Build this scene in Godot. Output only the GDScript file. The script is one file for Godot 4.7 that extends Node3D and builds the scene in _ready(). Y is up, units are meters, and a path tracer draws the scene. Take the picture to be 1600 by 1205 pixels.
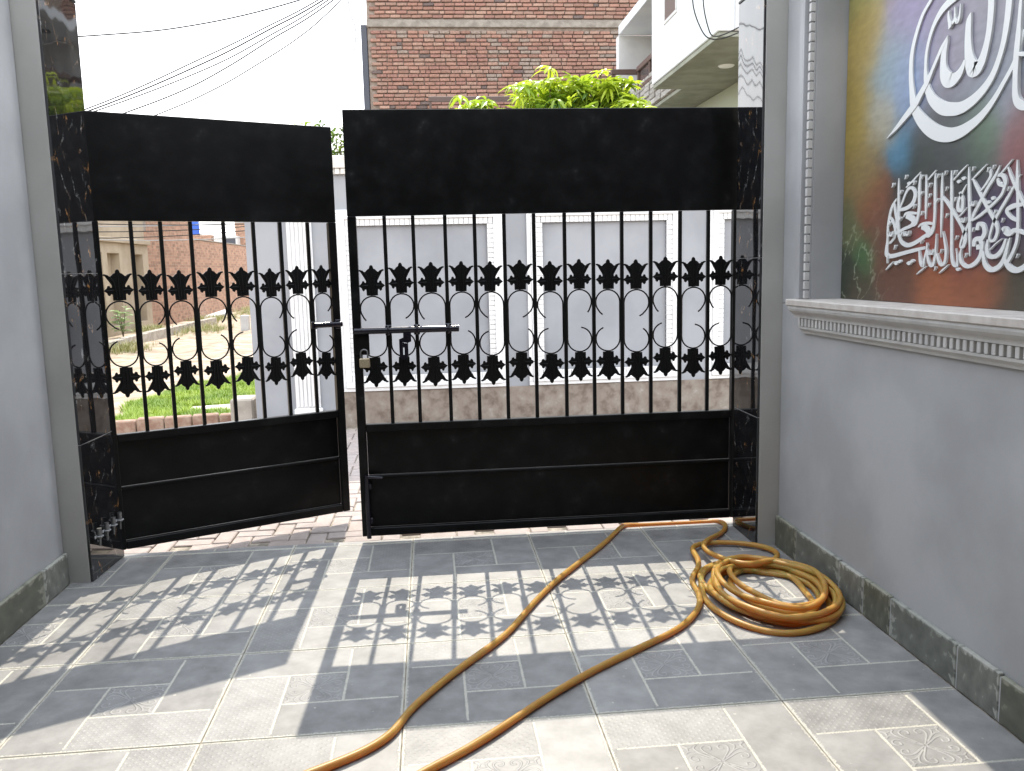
extends Node3D

# ---------------------------------------------------------------- mesh builder
class MB:
	var v := PackedVector3Array()
	var n := PackedVector3Array()
	var t := PackedVector2Array()
	var ix := PackedInt32Array()
	var xf := Transform3D.IDENTITY

	func vert(p: Vector3, nn: Vector3, uv: Vector2) -> int:
		v.append(xf * p)
		n.append((xf.basis * nn).normalized())
		t.append(uv)
		return v.size() - 1

	func face(a: int, b: int, c: int) -> void:
		# clockwise seen from the side the normals point to
		var g := (v[b] - v[a]).cross(v[c] - v[a])
		if g.dot(n[a] + n[b] + n[c]) > 0.0:
			ix.append_array([a, c, b])
		else:
			ix.append_array([a, b, c])

	func uvof(p: Vector3, nn: Vector3) -> Vector2:
		var q := nn.abs()
		if q.y >= q.x and q.y >= q.z:
			return Vector2(p.x, p.z)
		if q.x >= q.z:
			return Vector2(p.z, -p.y)
		return Vector2(p.x, -p.y)

	func poly(pts: Array, nn: Vector3, uvs: Array = []) -> void:
		var k := []
		for i in pts.size():
			k.append(vert(pts[i], nn, uvs[i] if uvs.size() else uvof(pts[i], nn)))
		for i in range(1, pts.size() - 1):
			face(k[0], k[i], k[i + 1])

	func box(c: Vector3, s: Vector3, bev := 0.0) -> void:
		var h := s / 2.0
		var b: float = min(bev, min(h.x, min(h.y, h.z)) * 0.9)
		for i in 3:
			var j := (i + 1) % 3
			var k := (i + 2) % 3
			for g in [-1.0, 1.0]:
				var nn := Vector3.ZERO
				nn[i] = g
				var pts := []
				for q in [[-1, -1], [1, -1], [1, 1], [-1, 1]]:
					var p := Vector3.ZERO
					p[i] = g * h[i]
					p[j] = q[0] * (h[j] - b)
					p[k] = q[1] * (h[k] - b)
					pts.append(c + p)
				poly(pts, nn)
		if b <= 0.0:
			return
		for i in 3:
			var j := (i + 1) % 3
			var k := (i + 2) % 3
			for gi in [-1.0, 1.0]:
				for gj in [-1.0, 1.0]:
					var nn := Vector3.ZERO
					nn[i] = gi
					nn[j] = gj
					var pts := []
					for q in [[0, -1], [0, 1], [1, 1], [1, -1]]:
						var p := Vector3.ZERO
						p[i] = gi * (h[i] - (b if q[0] == 1 else 0.0))
						p[j] = gj * (h[j] - (0.0 if q[0] == 1 else b))
						p[k] = q[1] * (h[k] - b)
						pts.append(c + p)
					poly(pts, nn.normalized())
		for gx in [-1.0, 1.0]:
			for gy in [-1.0, 1.0]:
				for gz in [-1.0, 1.0]:
					var g := Vector3(gx, gy, gz)
					var m := h - Vector3(b, b, b)
					poly([c + g * Vector3(h.x, m.y, m.z), c + g * Vector3(m.x, h.y, m.z), c + g * Vector3(m.x, m.y, h.z)], g.normalized())

	func span(a: Vector3, b: Vector3, bev := 0.0) -> void:
		box((a + b) / 2.0, (b - a).abs(), bev)

	func tube(pts: Array, r, sides := 8, cap := true) -> void:
		var up := Vector3.UP
		var prev := []
		var along := 0.0
		var m := pts.size()
		for i in m:
			var d: Vector3 = (pts[min(i + 1, m - 1)] - pts[max(i - 1, 0)]).normalized()
			if i == 0 and absf(d.dot(up)) > 0.9:
				up = Vector3.RIGHT
			var side := d.cross(up).normalized()
			up = side.cross(d).normalized()
			var rr: float = r[i] if r is Array else r
			if i > 0:
				along += pts[i].distance_to(pts[i - 1])
			var ring := []
			for k in sides + 1:
				var a := TAU * k / sides
				var nn := side * cos(a) + up * sin(a)
				ring.append(vert(pts[i] + nn * rr, nn, Vector2(float(k) / sides, along)))
			if i > 0:
				for k in sides:
					face(prev[k], prev[k + 1], ring[k])
					face(prev[k + 1], ring[k + 1], ring[k])
			if cap and (i == 0 or i == m - 1):
				var nn2: Vector3 = -d if i == 0 else d
				var cen := vert(pts[i], nn2, Vector2.ZERO)
				var rim := []
				for k in sides + 1:
					rim.append(vert(v_local(ring[k], pts[i], side, up, rr, k, sides), nn2, Vector2.ZERO))
				for k in sides:
					face(cen, rim[k], rim[k + 1])
			prev = ring

	func v_local(_i: int, c: Vector3, side: Vector3, up: Vector3, rr: float, k: int, sides: int) -> Vector3:
		var a := TAU * k / sides
		return c + (side * cos(a) + up * sin(a)) * rr

	# outline in the local xy plane, from z0 to z1
	func prism(outline: PackedVector2Array, z0: float, z1: float) -> void:
		var tris := Geometry2D.triangulate_polygon(outline)
		for q in [[z0, -1.0], [z1, 1.0]]:
			var k := []
			for p in outline:
				k.append(vert(Vector3(p.x, p.y, q[0]), Vector3(0, 0, q[1]), p))
			for i in range(0, tris.size(), 3):
				face(k[tris[i]], k[tris[i + 1]], k[tris[i + 2]])
		var area := 0.0
		var m := outline.size()
		for i in m:
			area += outline[i].cross(outline[(i + 1) % m])
		var sg := 1.0 if area > 0.0 else -1.0
		for i in m:
			var a := outline[i]
			var b := outline[(i + 1) % m]
			var d := b - a
			if d.length() < 1e-7:
				continue
			var nn := Vector3(d.y, -d.x, 0).normalized() * sg
			poly([Vector3(a.x, a.y, z0), Vector3(b.x, b.y, z0), Vector3(b.x, b.y, z1), Vector3(a.x, a.y, z1)], nn)

	func lathe(prof: Array, sides := 16) -> void:
		var prev := []
		for i in prof.size():
			var a: Vector2 = prof[max(i - 1, 0)]
			var b: Vector2 = prof[min(i + 1, prof.size() - 1)]
			var d := (b - a).normalized()
			var ring := []
			for k in sides + 1:
				var th := TAU * k / sides
				ring.append(vert(Vector3(prof[i].x * cos(th), prof[i].y, prof[i].x * sin(th)), Vector3(d.y * cos(th), -d.x, d.y * sin(th)), Vector2(float(k) / sides, prof[i].y)))
			if i > 0:
				for k in sides:
					face(prev[k], prev[k + 1], ring[k])
					face(prev[k + 1], ring[k + 1], ring[k])
			prev = ring

	func mesh() -> ArrayMesh:
		var a := []
		a.resize(Mesh.ARRAY_MAX)
		a[Mesh.ARRAY_VERTEX] = v
		a[Mesh.ARRAY_NORMAL] = n
		a[Mesh.ARRAY_TEX_UV] = t
		a[Mesh.ARRAY_INDEX] = ix
		var m := ArrayMesh.new()
		m.add_surface_from_arrays(Mesh.PRIMITIVE_TRIANGLES, a)
		return m

# ---------------------------------------------------------------- helpers
var rng := RandomNumberGenerator.new()
var noise_cache := {}

func rr(a: float, b: float) -> float:
	return rng.randf_range(a, b)

func tag(o: Node3D, label: String, category: String, group := "") -> void:
	o.set_meta("label", label)
	o.set_meta("category", category)
	if group != "":
		o.set_meta("group", group)

func thing(called: String, at: Vector3, label: String, category: String, group := "") -> Node3D:
	var o := Node3D.new()
	o.name = called
	o.position = at
	add_child(o, true)
	tag(o, label, category, group)
	return o

func part(parent: Node, called: String, mesh: Mesh, m: Material, kind := "") -> MeshInstance3D:
	var o := MeshInstance3D.new()
	o.name = called
	o.mesh = mesh
	o.material_override = null
	if mesh.get_surface_count():
		o.set_surface_override_material(0, m)
	parent.add_child(o, true)
	if kind != "":
		o.set_meta("kind", kind)
	return o

func boxpart(parent: Node, called: String, a: Vector3, b: Vector3, m: Material, bev := 0.0) -> MeshInstance3D:
	var k := MB.new()
	k.span(a, b, bev)
	return part(parent, called, k.mesh(), m)

func many(parent: Node, called: String, mesh: Mesh, m: Material, xs: Array, cols: Array = []) -> MultiMeshInstance3D:
	var mm := MultiMesh.new()
	mm.transform_format = MultiMesh.TRANSFORM_3D
	if cols.size():
		mm.use_colors = true
	mm.mesh = mesh
	mm.instance_count = xs.size()
	for i in xs.size():
		mm.set_instance_transform(i, xs[i])
		if cols.size():
			mm.set_instance_color(i, cols[i])
	var o := MultiMeshInstance3D.new()
	o.name = called
	o.multimesh = mm
	o.material_override = m
	parent.add_child(o, true)
	o.set_meta("kind", "stuff")
	return o

func lin(r: float, g: float, b: float) -> Color:
	return Color(r, g, b).linear_to_srgb()

func grey(x: float) -> Color:
	return lin(x, x, x)

func noise_tex(sd: int, freq: float, octs: int, stops: Array, size := 512, kind := 0) -> NoiseTexture2D:
	var f := FastNoiseLite.new()
	f.seed = sd
	f.noise_type = FastNoiseLite.TYPE_SIMPLEX_SMOOTH if kind == 0 else FastNoiseLite.TYPE_CELLULAR
	f.frequency = freq
	f.fractal_type = FastNoiseLite.FRACTAL_FBM
	f.fractal_octaves = octs
	f.fractal_gain = 0.55
	var g := Gradient.new()
	var offs := PackedFloat32Array()
	var cols := PackedColorArray()
	for s in stops:
		offs.append(s[0])
		cols.append(s[1])
	g.offsets = offs
	g.colors = cols
	var x := NoiseTexture2D.new()
	x.width = size
	x.height = size
	x.seamless = true
	x.seamless_blend_skirt = 0.15
	x.noise = f
	x.color_ramp = g
	return x

func bump_tex(sd: int, freq: float, octs := 4) -> NoiseTexture2D:
	var key := "%d_%f_%d" % [sd, freq, octs]
	if not noise_cache.has(key):
		noise_cache[key] = noise_tex(sd, freq, octs, [[0.0, Color.BLACK], [1.0, Color.WHITE]])
	return noise_cache[key]

func mat(c: Color, rough := 0.6, metal := 0.0) -> StandardMaterial3D:
	var m := StandardMaterial3D.new()
	m.albedo_color = c
	m.roughness = rough
	m.metallic = metal
	return m

# a surface whose own colour wanders, mapped in world metres
func worn(stops: Array, metres: float, rough: float, sd: int, freq := 0.008, octs := 5, bump := 0.0, bump_freq := 0.05) -> StandardMaterial3D:
	var m := mat(Color.WHITE, rough)
	m.albedo_texture = noise_tex(sd, freq, octs, stops)
	m.uv1_triplanar = true
	m.uv1_world_triplanar = true
	m.uv1_scale = Vector3.ONE / metres
	if bump > 0.0:
		m.heightmap_enabled = true
		m.heightmap_texture = bump_tex(7, bump_freq)
		m.heightmap_scale = bump
	return m

func two(a: Color, b: Color) -> Array:
	return [[0.25, a], [0.75, b]]

func curve(pts: Array, per := 6) -> Array:
	var out := []
	for i in pts.size() - 1:
		var p0 = pts[max(i - 1, 0)]
		var p1 = pts[i]
		var p2 = pts[i + 1]
		var p3 = pts[min(i + 2, pts.size() - 1)]
		for k in per:
			var u := float(k) / per
			out.append(0.5 * ((2.0 * p1) + (p2 - p0) * u + (2.0 * p0 - 5.0 * p1 + 4.0 * p2 - p3) * u * u + (3.0 * p1 - p0 - 3.0 * p2 + p3) * u * u * u))
	out.append(pts[pts.size() - 1])
	return out

# ---------------------------------------------------------------- computed surfaces
const TN := 640

func tile_textures() -> Array:
	var wob := FastNoiseLite.new()
	wob.seed = 11
	wob.frequency = 0.06
	wob.fractal_octaves = 2
	var third := TN / 3.0
	var kind := PackedByteArray()
	kind.resize(TN * TN)
	var white := PackedFloat32Array()
	white.resize(TN * TN)
	var height := PackedFloat32Array()
	height.resize(TN * TN)
	for y in TN:
		for x in TN:
			var id := 4
			var x0 := third
			var x1 := third * 2.0
			var y0 := third
			var y1 := third * 2.0
			if y < third and x < third * 2.0:
				id = 0
				x0 = 0.0; y0 = 0.0; y1 = third
			elif x >= third * 2.0 and y < third * 2.0:
				id = 1
				x0 = third * 2.0; x1 = TN; y0 = 0.0
			elif y >= third * 2.0 and x >= third:
				id = 2
				x1 = TN; y0 = third * 2.0; y1 = TN
			elif x < third and y >= third:
				id = 3
				x0 = 0.0; x1 = third; y1 = TN
			var d: float = min(min(x - x0, x1 - x), min(y - y0, y1 - y))
			var edge: float = min(min(x, TN - x), min(y, TN - y))
			var wid := 4.4 + wob.get_noise_2d(x * 2.6, y * 2.6) * 3.6
			if edge < 22.0:
				wid = 9.5 + wob.get_noise_2d(x * 2.0 + 900.0, y * 2.0) * 8.0
				d = edge
			var w := clampf((wid - d) / 1.6 + 0.5, 0.0, 1.0)
			var i := y * TN + x
			kind[i] = id
			white[i] = w
			var h := 0.5
			if id == 0:
				# small raised crosses in staggered rows
				var rw := int(y / 15)
				var u := absf(fposmod(x + (14.0 if rw % 2 else 0.0), 28.0) - 14.0)
				var vv := absf(fposmod(y, 15.0) - 7.5)
				var arm: float = max(u, vv)
				var thin: float = min(u, vv)
				h += 0.17 * clampf(2.6 - thin, 0.0, 1.0) * clampf(6.0 - arm, 0.0, 1.0) * clampf(0.8 + 0.9 * wob.get_noise_2d(x * 0.8, y * 0.8), 0.2, 1.0)
			h += 0.03 * wob.get_noise_2d(x * 0.7, y * 0.7)
			height[i] = h - 0.22 * w
	# the scrolled rosette of the middle block, raised
	var half := third / 2.0
	var strands := [
		[Vector2(0.06, 0.03), Vector2(0.3, 0.2), Vector2(0.56, 0.37), Vector2(0.76, 0.4), Vector2(0.88, 0.26), Vector2(0.8, 0.12), Vector2(0.66, 0.14), Vector2(0.66, 0.24)],
		[Vector2(0.2, 0.2), Vector2(0.42, 0.42), Vector2(0.6, 0.56), Vector2(0.78, 0.62), Vector2(0.92, 0.52)],
		[Vector2(0.93, 0.9), Vector2(0.82, 0.78), Vector2(0.84, 0.66)],
	]
	for st in strands:
		for p in curve(st, 40):
			for q in 8:
				var a := Vector2(p.x * (1 if q & 1 else -1), p.y * (1 if q & 2 else -1))
				if q & 4:
					a = Vector2(a.y, a.x)
				var cx := third * 1.5 + a.x * half * 0.97
				var cy := third * 1.5 + a.y * half * 0.97
				for dy in range(-4, 5):
					for dx in range(-4, 5):
						var px := int(cx) + dx
						var py := int(cy) + dy
						var dd := Vector2(px - cx, py - cy).length()
						if dd < 3.6:
							var i2 := py * TN + px
							height[i2] = max(height[i2], 0.5 + 0.42 * sqrt(1.0 - dd * dd / 13.0))
	var him := Image.create_from_data(TN, TN, false, Image.FORMAT_RF, height.to_byte_array())
	var res := [ImageTexture.create_from_image(him)]
	for k in 3:
		var nz := FastNoiseLite.new()
		nz.seed = 40 + k
		nz.frequency = 0.006
		nz.fractal_octaves = 5
		nz.fractal_gain = 0.6
		var sp := FastNoiseLite.new()
		sp.seed = 90 + k
		sp.frequency = 0.035
		sp.fractal_octaves = 2
		var data := PackedByteArray()
		data.resize(TN * TN * 3)
		var tone := [0.0, 0.0, 0.0, 0.0, 0.0]
		for b in 5:
			tone[b] = rr(-0.04, 0.03)
		for y in TN:
			for x in TN:
				var i := y * TN + x
				var id := kind[i]
				var g: float = 0.238 + tone[id] + 0.085 * nz.get_noise_2d(x + id * 777, y)
				if id == 0:
					g += 0.01 + 0.55 * max(0.0, height[i] - 0.58)
				if id == 4:
					g += 0.22 * max(0.0, height[i] - 0.62)
				var wn: float = white[i] * clampf(0.86 + 0.35 * nz.get_noise_2d(x * 4.0, y * 4.0), 0.0, 1.0)
				var s := sp.get_noise_2d(x, y)
				if s > 0.74 and nz.get_noise_2d(x * 0.5, y * 0.5) > 0.02:
					wn = max(wn, clampf((s - 0.74) * 14.0, 0.0, 0.8))
				var r := lerpf(g * 1.03, 0.52, wn)
				var gg := lerpf(g * 1.01, 0.50, wn)
				var bb := lerpf(g * 0.98, 0.43, wn)
				data[i * 3] = int(clampf(pow(r, 0.4545), 0, 1) * 255)
				data[i * 3 + 1] = int(clampf(pow(gg, 0.4545), 0, 1) * 255)
				data[i * 3 + 2] = int(clampf(pow(bb, 0.4545), 0, 1) * 255)
		res.append(ImageTexture.create_from_image(Image.create_from_data(TN, TN, false, Image.FORMAT_RGB8, data)))
	return res

# black marble crossed by broken veins of gold and white
func marble_texture() -> ImageTexture:
	var w := 512
	var h := 1024
	var a := FastNoiseLite.new()
	a.seed = 5
	a.frequency = 0.009
	a.fractal_octaves = 3
	a.domain_warp_enabled = true
	a.domain_warp_amplitude = 45.0
	a.domain_warp_frequency = 0.02
	var b := FastNoiseLite.new()
	b.seed = 6
	b.frequency = 0.016
	b.fractal_octaves = 2
	var c := FastNoiseLite.new()
	c.seed = 8
	c.frequency = 0.05
	c.fractal_octaves = 3
	var data := PackedByteArray()
	data.resize(w * h * 3)
	for y in h:
		for x in w:
			var ridge := absf(a.get_noise_2d(x, y * 0.55))
			var mask := clampf((b.get_noise_2d(x * 1.3 + 300, y) + 0.02) * 4.0, 0.0, 1.0)
			var rough := 0.55 + 0.8 * c.get_noise_2d(x, y)
			var v := clampf(1.0 - ridge / 0.036, 0.0, 1.0) * mask * clampf(rough * 1.4, 0.0, 1.0)
			var gold := clampf(0.5 + 2.2 * b.get_noise_2d(x * 0.5 + 900, y * 0.5), 0.0, 1.0)
			var base: float = 0.006 + 0.008 * max(0.0, c.get_noise_2d(x * 0.3, y * 0.3))
			var r := lerpf(base, lerpf(0.34, 0.42, gold), v)
			var g := lerpf(base, lerpf(0.35, 0.2, gold), v)
			var bl := lerpf(base * 1.1, lerpf(0.34, 0.06, gold), v)
			var i := (y * w + x) * 3
			data[i] = int(pow(r, 0.4545) * 255)
			data[i + 1] = int(pow(g, 0.4545) * 255)
			data[i + 2] = int(pow(bl, 0.4545) * 255)
	return ImageTexture.create_from_image(Image.create_from_data(w, h, false, Image.FORMAT_RGB8, data))

# skirting tile: dark slate with cement smeared over its ends and its upper edge
func skirting_texture() -> ImageTexture:
	var w := 512
	var h := 192
	var a := FastNoiseLite.new()
	a.seed = 21
	a.frequency = 0.018
	a.fractal_octaves = 5
	var data := PackedByteArray()
	data.resize(w * h * 3)
	for y in h:
		for x in w:
			var n1 := a.get_noise_2d(x, y)
			var n2 := a.get_noise_2d(x * 0.5 + 500, y * 0.5)
			var ends: float = min(x, w - x)
			var sm := clampf((34.0 + 60.0 * n1 - ends) / 16.0, 0.0, 1.0)
			sm = max(sm, clampf((16.0 + 26.0 * n1 - y) / 12.0, 0.0, 1.0))
			sm = max(sm, clampf((n2 - 0.42) * 9.0, 0.0, 0.7))
			var g := 0.17 + 0.07 * n2
			var r := lerpf(g, 0.36 + 0.08 * n1, sm)
			var gg := lerpf(g * 1.02, 0.36 + 0.08 * n1, sm)
			var b := lerpf(g * 0.94, 0.34 + 0.08 * n1, sm)
			var i := (y * w + x) * 3
			data[i] = int(pow(max(r, 0.01), 0.4545) * 255)
			data[i + 1] = int(pow(max(gg, 0.01), 0.4545) * 255)
			data[i + 2] = int(pow(max(b, 0.01), 0.4545) * 255)
	return ImageTexture.create_from_image(Image.create_from_data(w, h, false, Image.FORMAT_RGB8, data))

# the blurred colours printed on the calligraphy sheet; u runs along z from -3.60 to -0.90, v down from y 2.72 to 1.21
func sheet_texture() -> ImageTexture:
	var w := 640
	var h := 384
	var a := FastNoiseLite.new()
	a.seed = 31
	a.frequency = 0.012
	a.fractal_octaves = 4
	var blobs := [
		[-3.5, 2.3, 0.212, lin(0.460, 0.331, 0.074)], [-3.55, 1.95, 0.191, lin(0.423, 0.304, 0.055)], [-3.5, 2.55, 0.212, lin(0.294, 0.331, 0.110)],
		[-3.42, 1.75, 0.148, lin(0.302, 0.216, 0.072)], [-3.25, 2.1, 0.17, lin(0.258, 0.368, 0.423)], [-3.12, 2.05, 0.148, lin(0.221, 0.331, 0.570)],
		[-3.2, 1.8, 0.106, lin(0.092, 0.294, 0.460)], [-3.3, 1.92, 0.106, lin(0.460, 0.423, 0.313)], [-3.05, 2.3, 0.233, lin(0.313, 0.248, 0.442)],
		[-2.85, 2.15, 0.233, lin(0.294, 0.267, 0.350)], [-2.6, 2.3, 0.371, lin(0.331, 0.304, 0.350)], [-2.6, 1.95, 0.212, lin(0.258, 0.304, 0.368)],
		[-2.7, 1.77, 0.106, lin(0.144, 0.259, 0.130)], [-3.05, 1.72, 0.212, lin(0.058, 0.072, 0.065)], [-2.8, 1.7, 0.191, lin(0.072, 0.079, 0.079)],
		[-2.45, 1.75, 0.17, lin(0.324, 0.086, 0.072)], [-3.35, 1.62, 0.127, lin(0.288, 0.101, 0.043)], [-3.3, 1.48, 0.148, lin(0.187, 0.072, 0.043)],
		[-3.12, 1.56, 0.127, lin(0.072, 0.050, 0.043)], [-3.52, 1.5, 0.106, lin(0.158, 0.173, 0.072)], [-3.4, 1.4, 0.106, lin(0.058, 0.187, 0.058)],
		[-3.56, 1.33, 0.106, lin(0.050, 0.065, 0.036)], [-3.42, 1.26, 0.127, lin(0.086, 0.065, 0.036)], [-2.95, 1.5, 0.127, lin(0.396, 0.086, 0.072)],
		[-2.8, 1.42, 0.106, lin(0.288, 0.072, 0.050)], [-2.65, 1.5, 0.148, lin(0.101, 0.072, 0.144)], [-3.15, 1.30, 0.148, lin(0.158, 0.058, 0.029)],
		[-2.9, 1.28, 0.148, lin(0.396, 0.115, 0.036)], [-2.68, 1.27, 0.127, lin(0.346, 0.101, 0.036)], [-2.5, 1.3, 0.127, lin(0.086, 0.072, 0.043)],
		[-2.3, 1.5, 0.212, lin(0.144, 0.101, 0.173)], [-2.1, 2.0, 0.424, lin(0.313, 0.313, 0.331)], [-1.6, 1.6, 0.424, lin(0.216, 0.144, 0.086)], [-1.3, 2.2, 0.424, lin(0.184, 0.239, 0.313)],
	]
	var lows := []
	for q in blobs:
		lows.append([q[0], q[1], q[2] * q[2], q[3].srgb_to_linear()])
	var data := PackedByteArray()
	data.resize(w * h * 3)
	for y in h:
		for x in w:
			var nn := a.get_noise_2d(x, y)
			var z := -3.60 + 2.7 * x / w + nn * 0.05
			var yy := 2.72 - 1.51 * y / h + a.get_noise_2d(x + 400, y) * 0.05
			var sum := 1e-5
			var r := 0.0
			var g := 0.0
			var b := 0.0
			for q in lows:
				var d2: float = (z - q[0]) * (z - q[0]) + (yy - q[1]) * (yy - q[1])
				if d2 < q[2] * 8.0 or sum < 1e-4:
					var k := exp(-d2 / q[2] * 1.9) + 1e-7
					sum += k
					r += q[3].r * k
					g += q[3].g * k
					b += q[3].b * k
			# torn-paint streaks low on the left
			var st := clampf((0.42 - (z + 3.6)) * 3.0, 0.0, 1.0) * clampf((1.62 - yy) * 4.0, 0.0, 1.0)
			var rid := clampf(1.0 - absf(a.get_noise_2d(x * 2.2 + y * 1.6, y * 1.1 - x * 0.4)) / 0.05, 0.0, 1.0) * st * 0.3
			var brush := 1.0 + 0.16 * a.get_noise_2d(x * 5.0 + y * 2.0, y * 9.0) + 0.10 * a.get_noise_2d(x * 1.5, y * 12.0 + 70.0)
			r *= brush
			g *= brush
			b *= brush
			var lum := (r * 0.3 + g * 0.55 + b * 0.15) / sum
			r = lerpf(r / sum, lum, 0.05) * 0.70 * sum
			g = lerpf(g / sum, lum, 0.05) * 0.70 * sum
			b = lerpf(b / sum, lum, 0.05) * 0.70 * sum
			var i := (y * w + x) * 3
			data[i] = int(clampf(pow(r / sum + rid, 0.4545), 0, 1) * 255)
			data[i + 1] = int(clampf(pow(g / sum + rid * 1.1, 0.4545), 0, 1) * 255)
			data[i + 2] = int(clampf(pow(b / sum + rid * 0.8, 0.4545), 0, 1) * 255)
	return ImageTexture.create_from_image(Image.create_from_data(w, h, false, Image.FORMAT_RGB8, data))

# ---------------------------------------------------------------- scene
var M := {}

func materials() -> void:
	M.paint_grey = worn(two(lin(0.325, 0.325, 0.33), lin(0.40, 0.40, 0.405)), 2.3, 0.7, 1, 0.004, 6, 0.10, 0.02)
	M.paint_pillar = worn(two(lin(0.34, 0.33, 0.305), lin(0.39, 0.38, 0.355)), 1.9, 0.7, 2, 0.005, 5, 0.03, 0.03)
	M.paint_white = worn(two(grey(0.62), lin(0.68, 0.68, 0.67)), 1.1, 0.6, 3, 0.01, 5, 0.02, 0.04)
	M.sill_white = worn(two(lin(0.46, 0.45, 0.44), lin(0.54, 0.53, 0.51)), 0.9, 0.6, 4, 0.012, 5, 0.02, 0.04)
	M.sill_top = worn(two(lin(0.45, 0.41, 0.37), lin(0.55, 0.51, 0.47)), 0.7, 0.65, 4, 0.014, 5, 0.02, 0.04)
	M.wall_out = worn(two(lin(0.275, 0.28, 0.295), lin(0.33, 0.335, 0.35)), 2.7, 0.8, 5, 0.005, 5, 0.03, 0.03)
	M.frame_out = worn(two(lin(0.72, 0.71, 0.69), lin(0.80, 0.79, 0.78)), 1.4, 0.7, 6, 0.012, 5, 0.02, 0.04)
	M.cream = worn(two(lin(0.58, 0.54, 0.49), lin(0.70, 0.67, 0.62)), 0.9, 0.75, 7, 0.014, 5)
	M.plinth = worn([[0.15, lin(0.15, 0.115, 0.09)], [0.45, lin(0.235, 0.19, 0.155)], [0.75, lin(0.27, 0.23, 0.19)], [0.95, lin(0.36, 0.33, 0.30)]], 1.3, 0.85, 8, 0.016, 6, 0.15, 0.03)
	M.gate = worn([[0.3, grey(0.004)], [0.7, grey(0.007)], [0.90, grey(0.013)], [0.97, grey(0.03)]], 1.1, 0.3, 9, 0.014, 6, 0.12, 0.006)
	M.gate.metallic_specular = 0.28
	M.gate_bar = mat(grey(0.006), 0.35)
	M.gate_bar.metallic_specular = 0.3
	M.steel = mat(grey(0.2), 0.4, 0.8)
	M.bolt = mat(lin(0.012, 0.010, 0.016), 0.16, 0.2)
	M.brass = worn(two(lin(0.36, 0.29, 0.19), lin(0.50, 0.42, 0.30)), 0.05, 0.42, 10, 0.01)
	M.brass.metallic = 0.6
	M.grout = worn(two(lin(0.16, 0.14, 0.11), lin(0.40, 0.35, 0.28)), 0.5, 0.9, 12, 0.012, 5)
	M.white_grout = mat(grey(0.42), 0.85)
	M.hose = worn([[0.2, lin(0.54, 0.34, 0.08)], [0.55, lin(0.61, 0.39, 0.09)], [0.85, lin(0.62, 0.43, 0.16)]], 0.6, 0.36, 13, 0.012, 5)
	M.hose.subsurf_scatter_enabled = true
	M.hose.subsurf_scatter_strength = 0.5
	M.hose.backlight_enabled = true
	M.hose.backlight = lin(0.85, 0.42, 0.03)
	M.sand = worn([[0.2, lin(0.25, 0.19, 0.135)], [0.5, lin(0.36, 0.285, 0.21)], [0.8, lin(0.43, 0.355, 0.275)]], 3.0, 0.95, 14, 0.012, 6, 1.2, 0.02)
	M.concrete = worn(two(lin(0.30, 0.27, 0.23), lin(0.42, 0.38, 0.33)), 1.2, 0.9, 15, 0.012, 5, 0.2, 0.04)
	M.stone_cap = worn(two(lin(0.48, 0.44, 0.38), lin(0.6, 0.56, 0.5)), 0.7, 0.9, 16, 0.016, 5, 0.3, 0.04)
	M.kerb_brick = worn(two(lin(0.24, 0.14, 0.10), lin(0.34, 0.25, 0.19)), 0.7, 0.9, 17, 0.014, 5, 0.25, 0.04)
	M.beige = worn(two(lin(0.32, 0.26, 0.185), lin(0.40, 0.335, 0.25)), 3.1, 0.85, 18, 0.006, 5)
	M.mortar = worn(two(lin(0.20, 0.155, 0.125), lin(0.29, 0.24, 0.20)), 1.1, 0.95, 19, 0.014, 5, 0.3, 0.05)
	M.cement_band = worn(two(lin(0.19, 0.165, 0.14), lin(0.28, 0.25, 0.215)), 1.6, 0.95, 20, 0.012, 5, 0.4, 0.04)
	M.far_brick = far_brick()
	M.dark_pipe = mat(lin(0.05, 0.055, 0.07), 0.6)
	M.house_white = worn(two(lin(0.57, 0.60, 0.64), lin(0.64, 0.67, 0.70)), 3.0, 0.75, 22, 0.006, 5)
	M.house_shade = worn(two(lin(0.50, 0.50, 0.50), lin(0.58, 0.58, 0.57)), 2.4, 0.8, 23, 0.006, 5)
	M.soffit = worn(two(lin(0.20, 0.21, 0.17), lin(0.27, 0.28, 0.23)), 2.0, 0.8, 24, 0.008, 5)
	M.inner_wall = mat(lin(0.40, 0.43, 0.33), 0.8)
	M.brown = mat(lin(0.09, 0.055, 0.045), 0.5)
	M.bark = worn(two(lin(0.10, 0.08, 0.06), lin(0.2, 0.16, 0.12)), 0.4, 0.95, 26, 0.02, 5, 0.5, 0.05)
	M.leaf = mat(Color.WHITE, 0.34)
	M.leaf.vertex_color_use_as_albedo = true
	M.leaf.backlight_enabled = true
	M.leaf.backlight = lin(1.0, 1.0, 0.8)
	M.grass = mat(Color.WHITE, 0.7)
	M.grass.vertex_color_use_as_albedo = true
	M.grass.backlight_enabled = true
	M.grass.backlight = lin(0.6, 0.6, 0.45)
	M.copies = worn(two(grey(0.75), grey(1.0)), 0.6, 0.92, 27, 0.02, 5, 0.4, 0.06)
	M.copies.vertex_color_use_as_albedo = true
	M.cable = mat(grey(0.015), 0.7)
	M.cable_grey = mat(grey(0.30), 0.6)
	M.blue = mat(lin(0.02, 0.09, 0.42), 0.45)
	M.white_plain = mat(grey(0.7), 0.6)
	M.lamp = mat(grey(0.8), 0.3)
	M.glass = mat(lin(0.08, 0.07, 0.07), 0.12)

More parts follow.
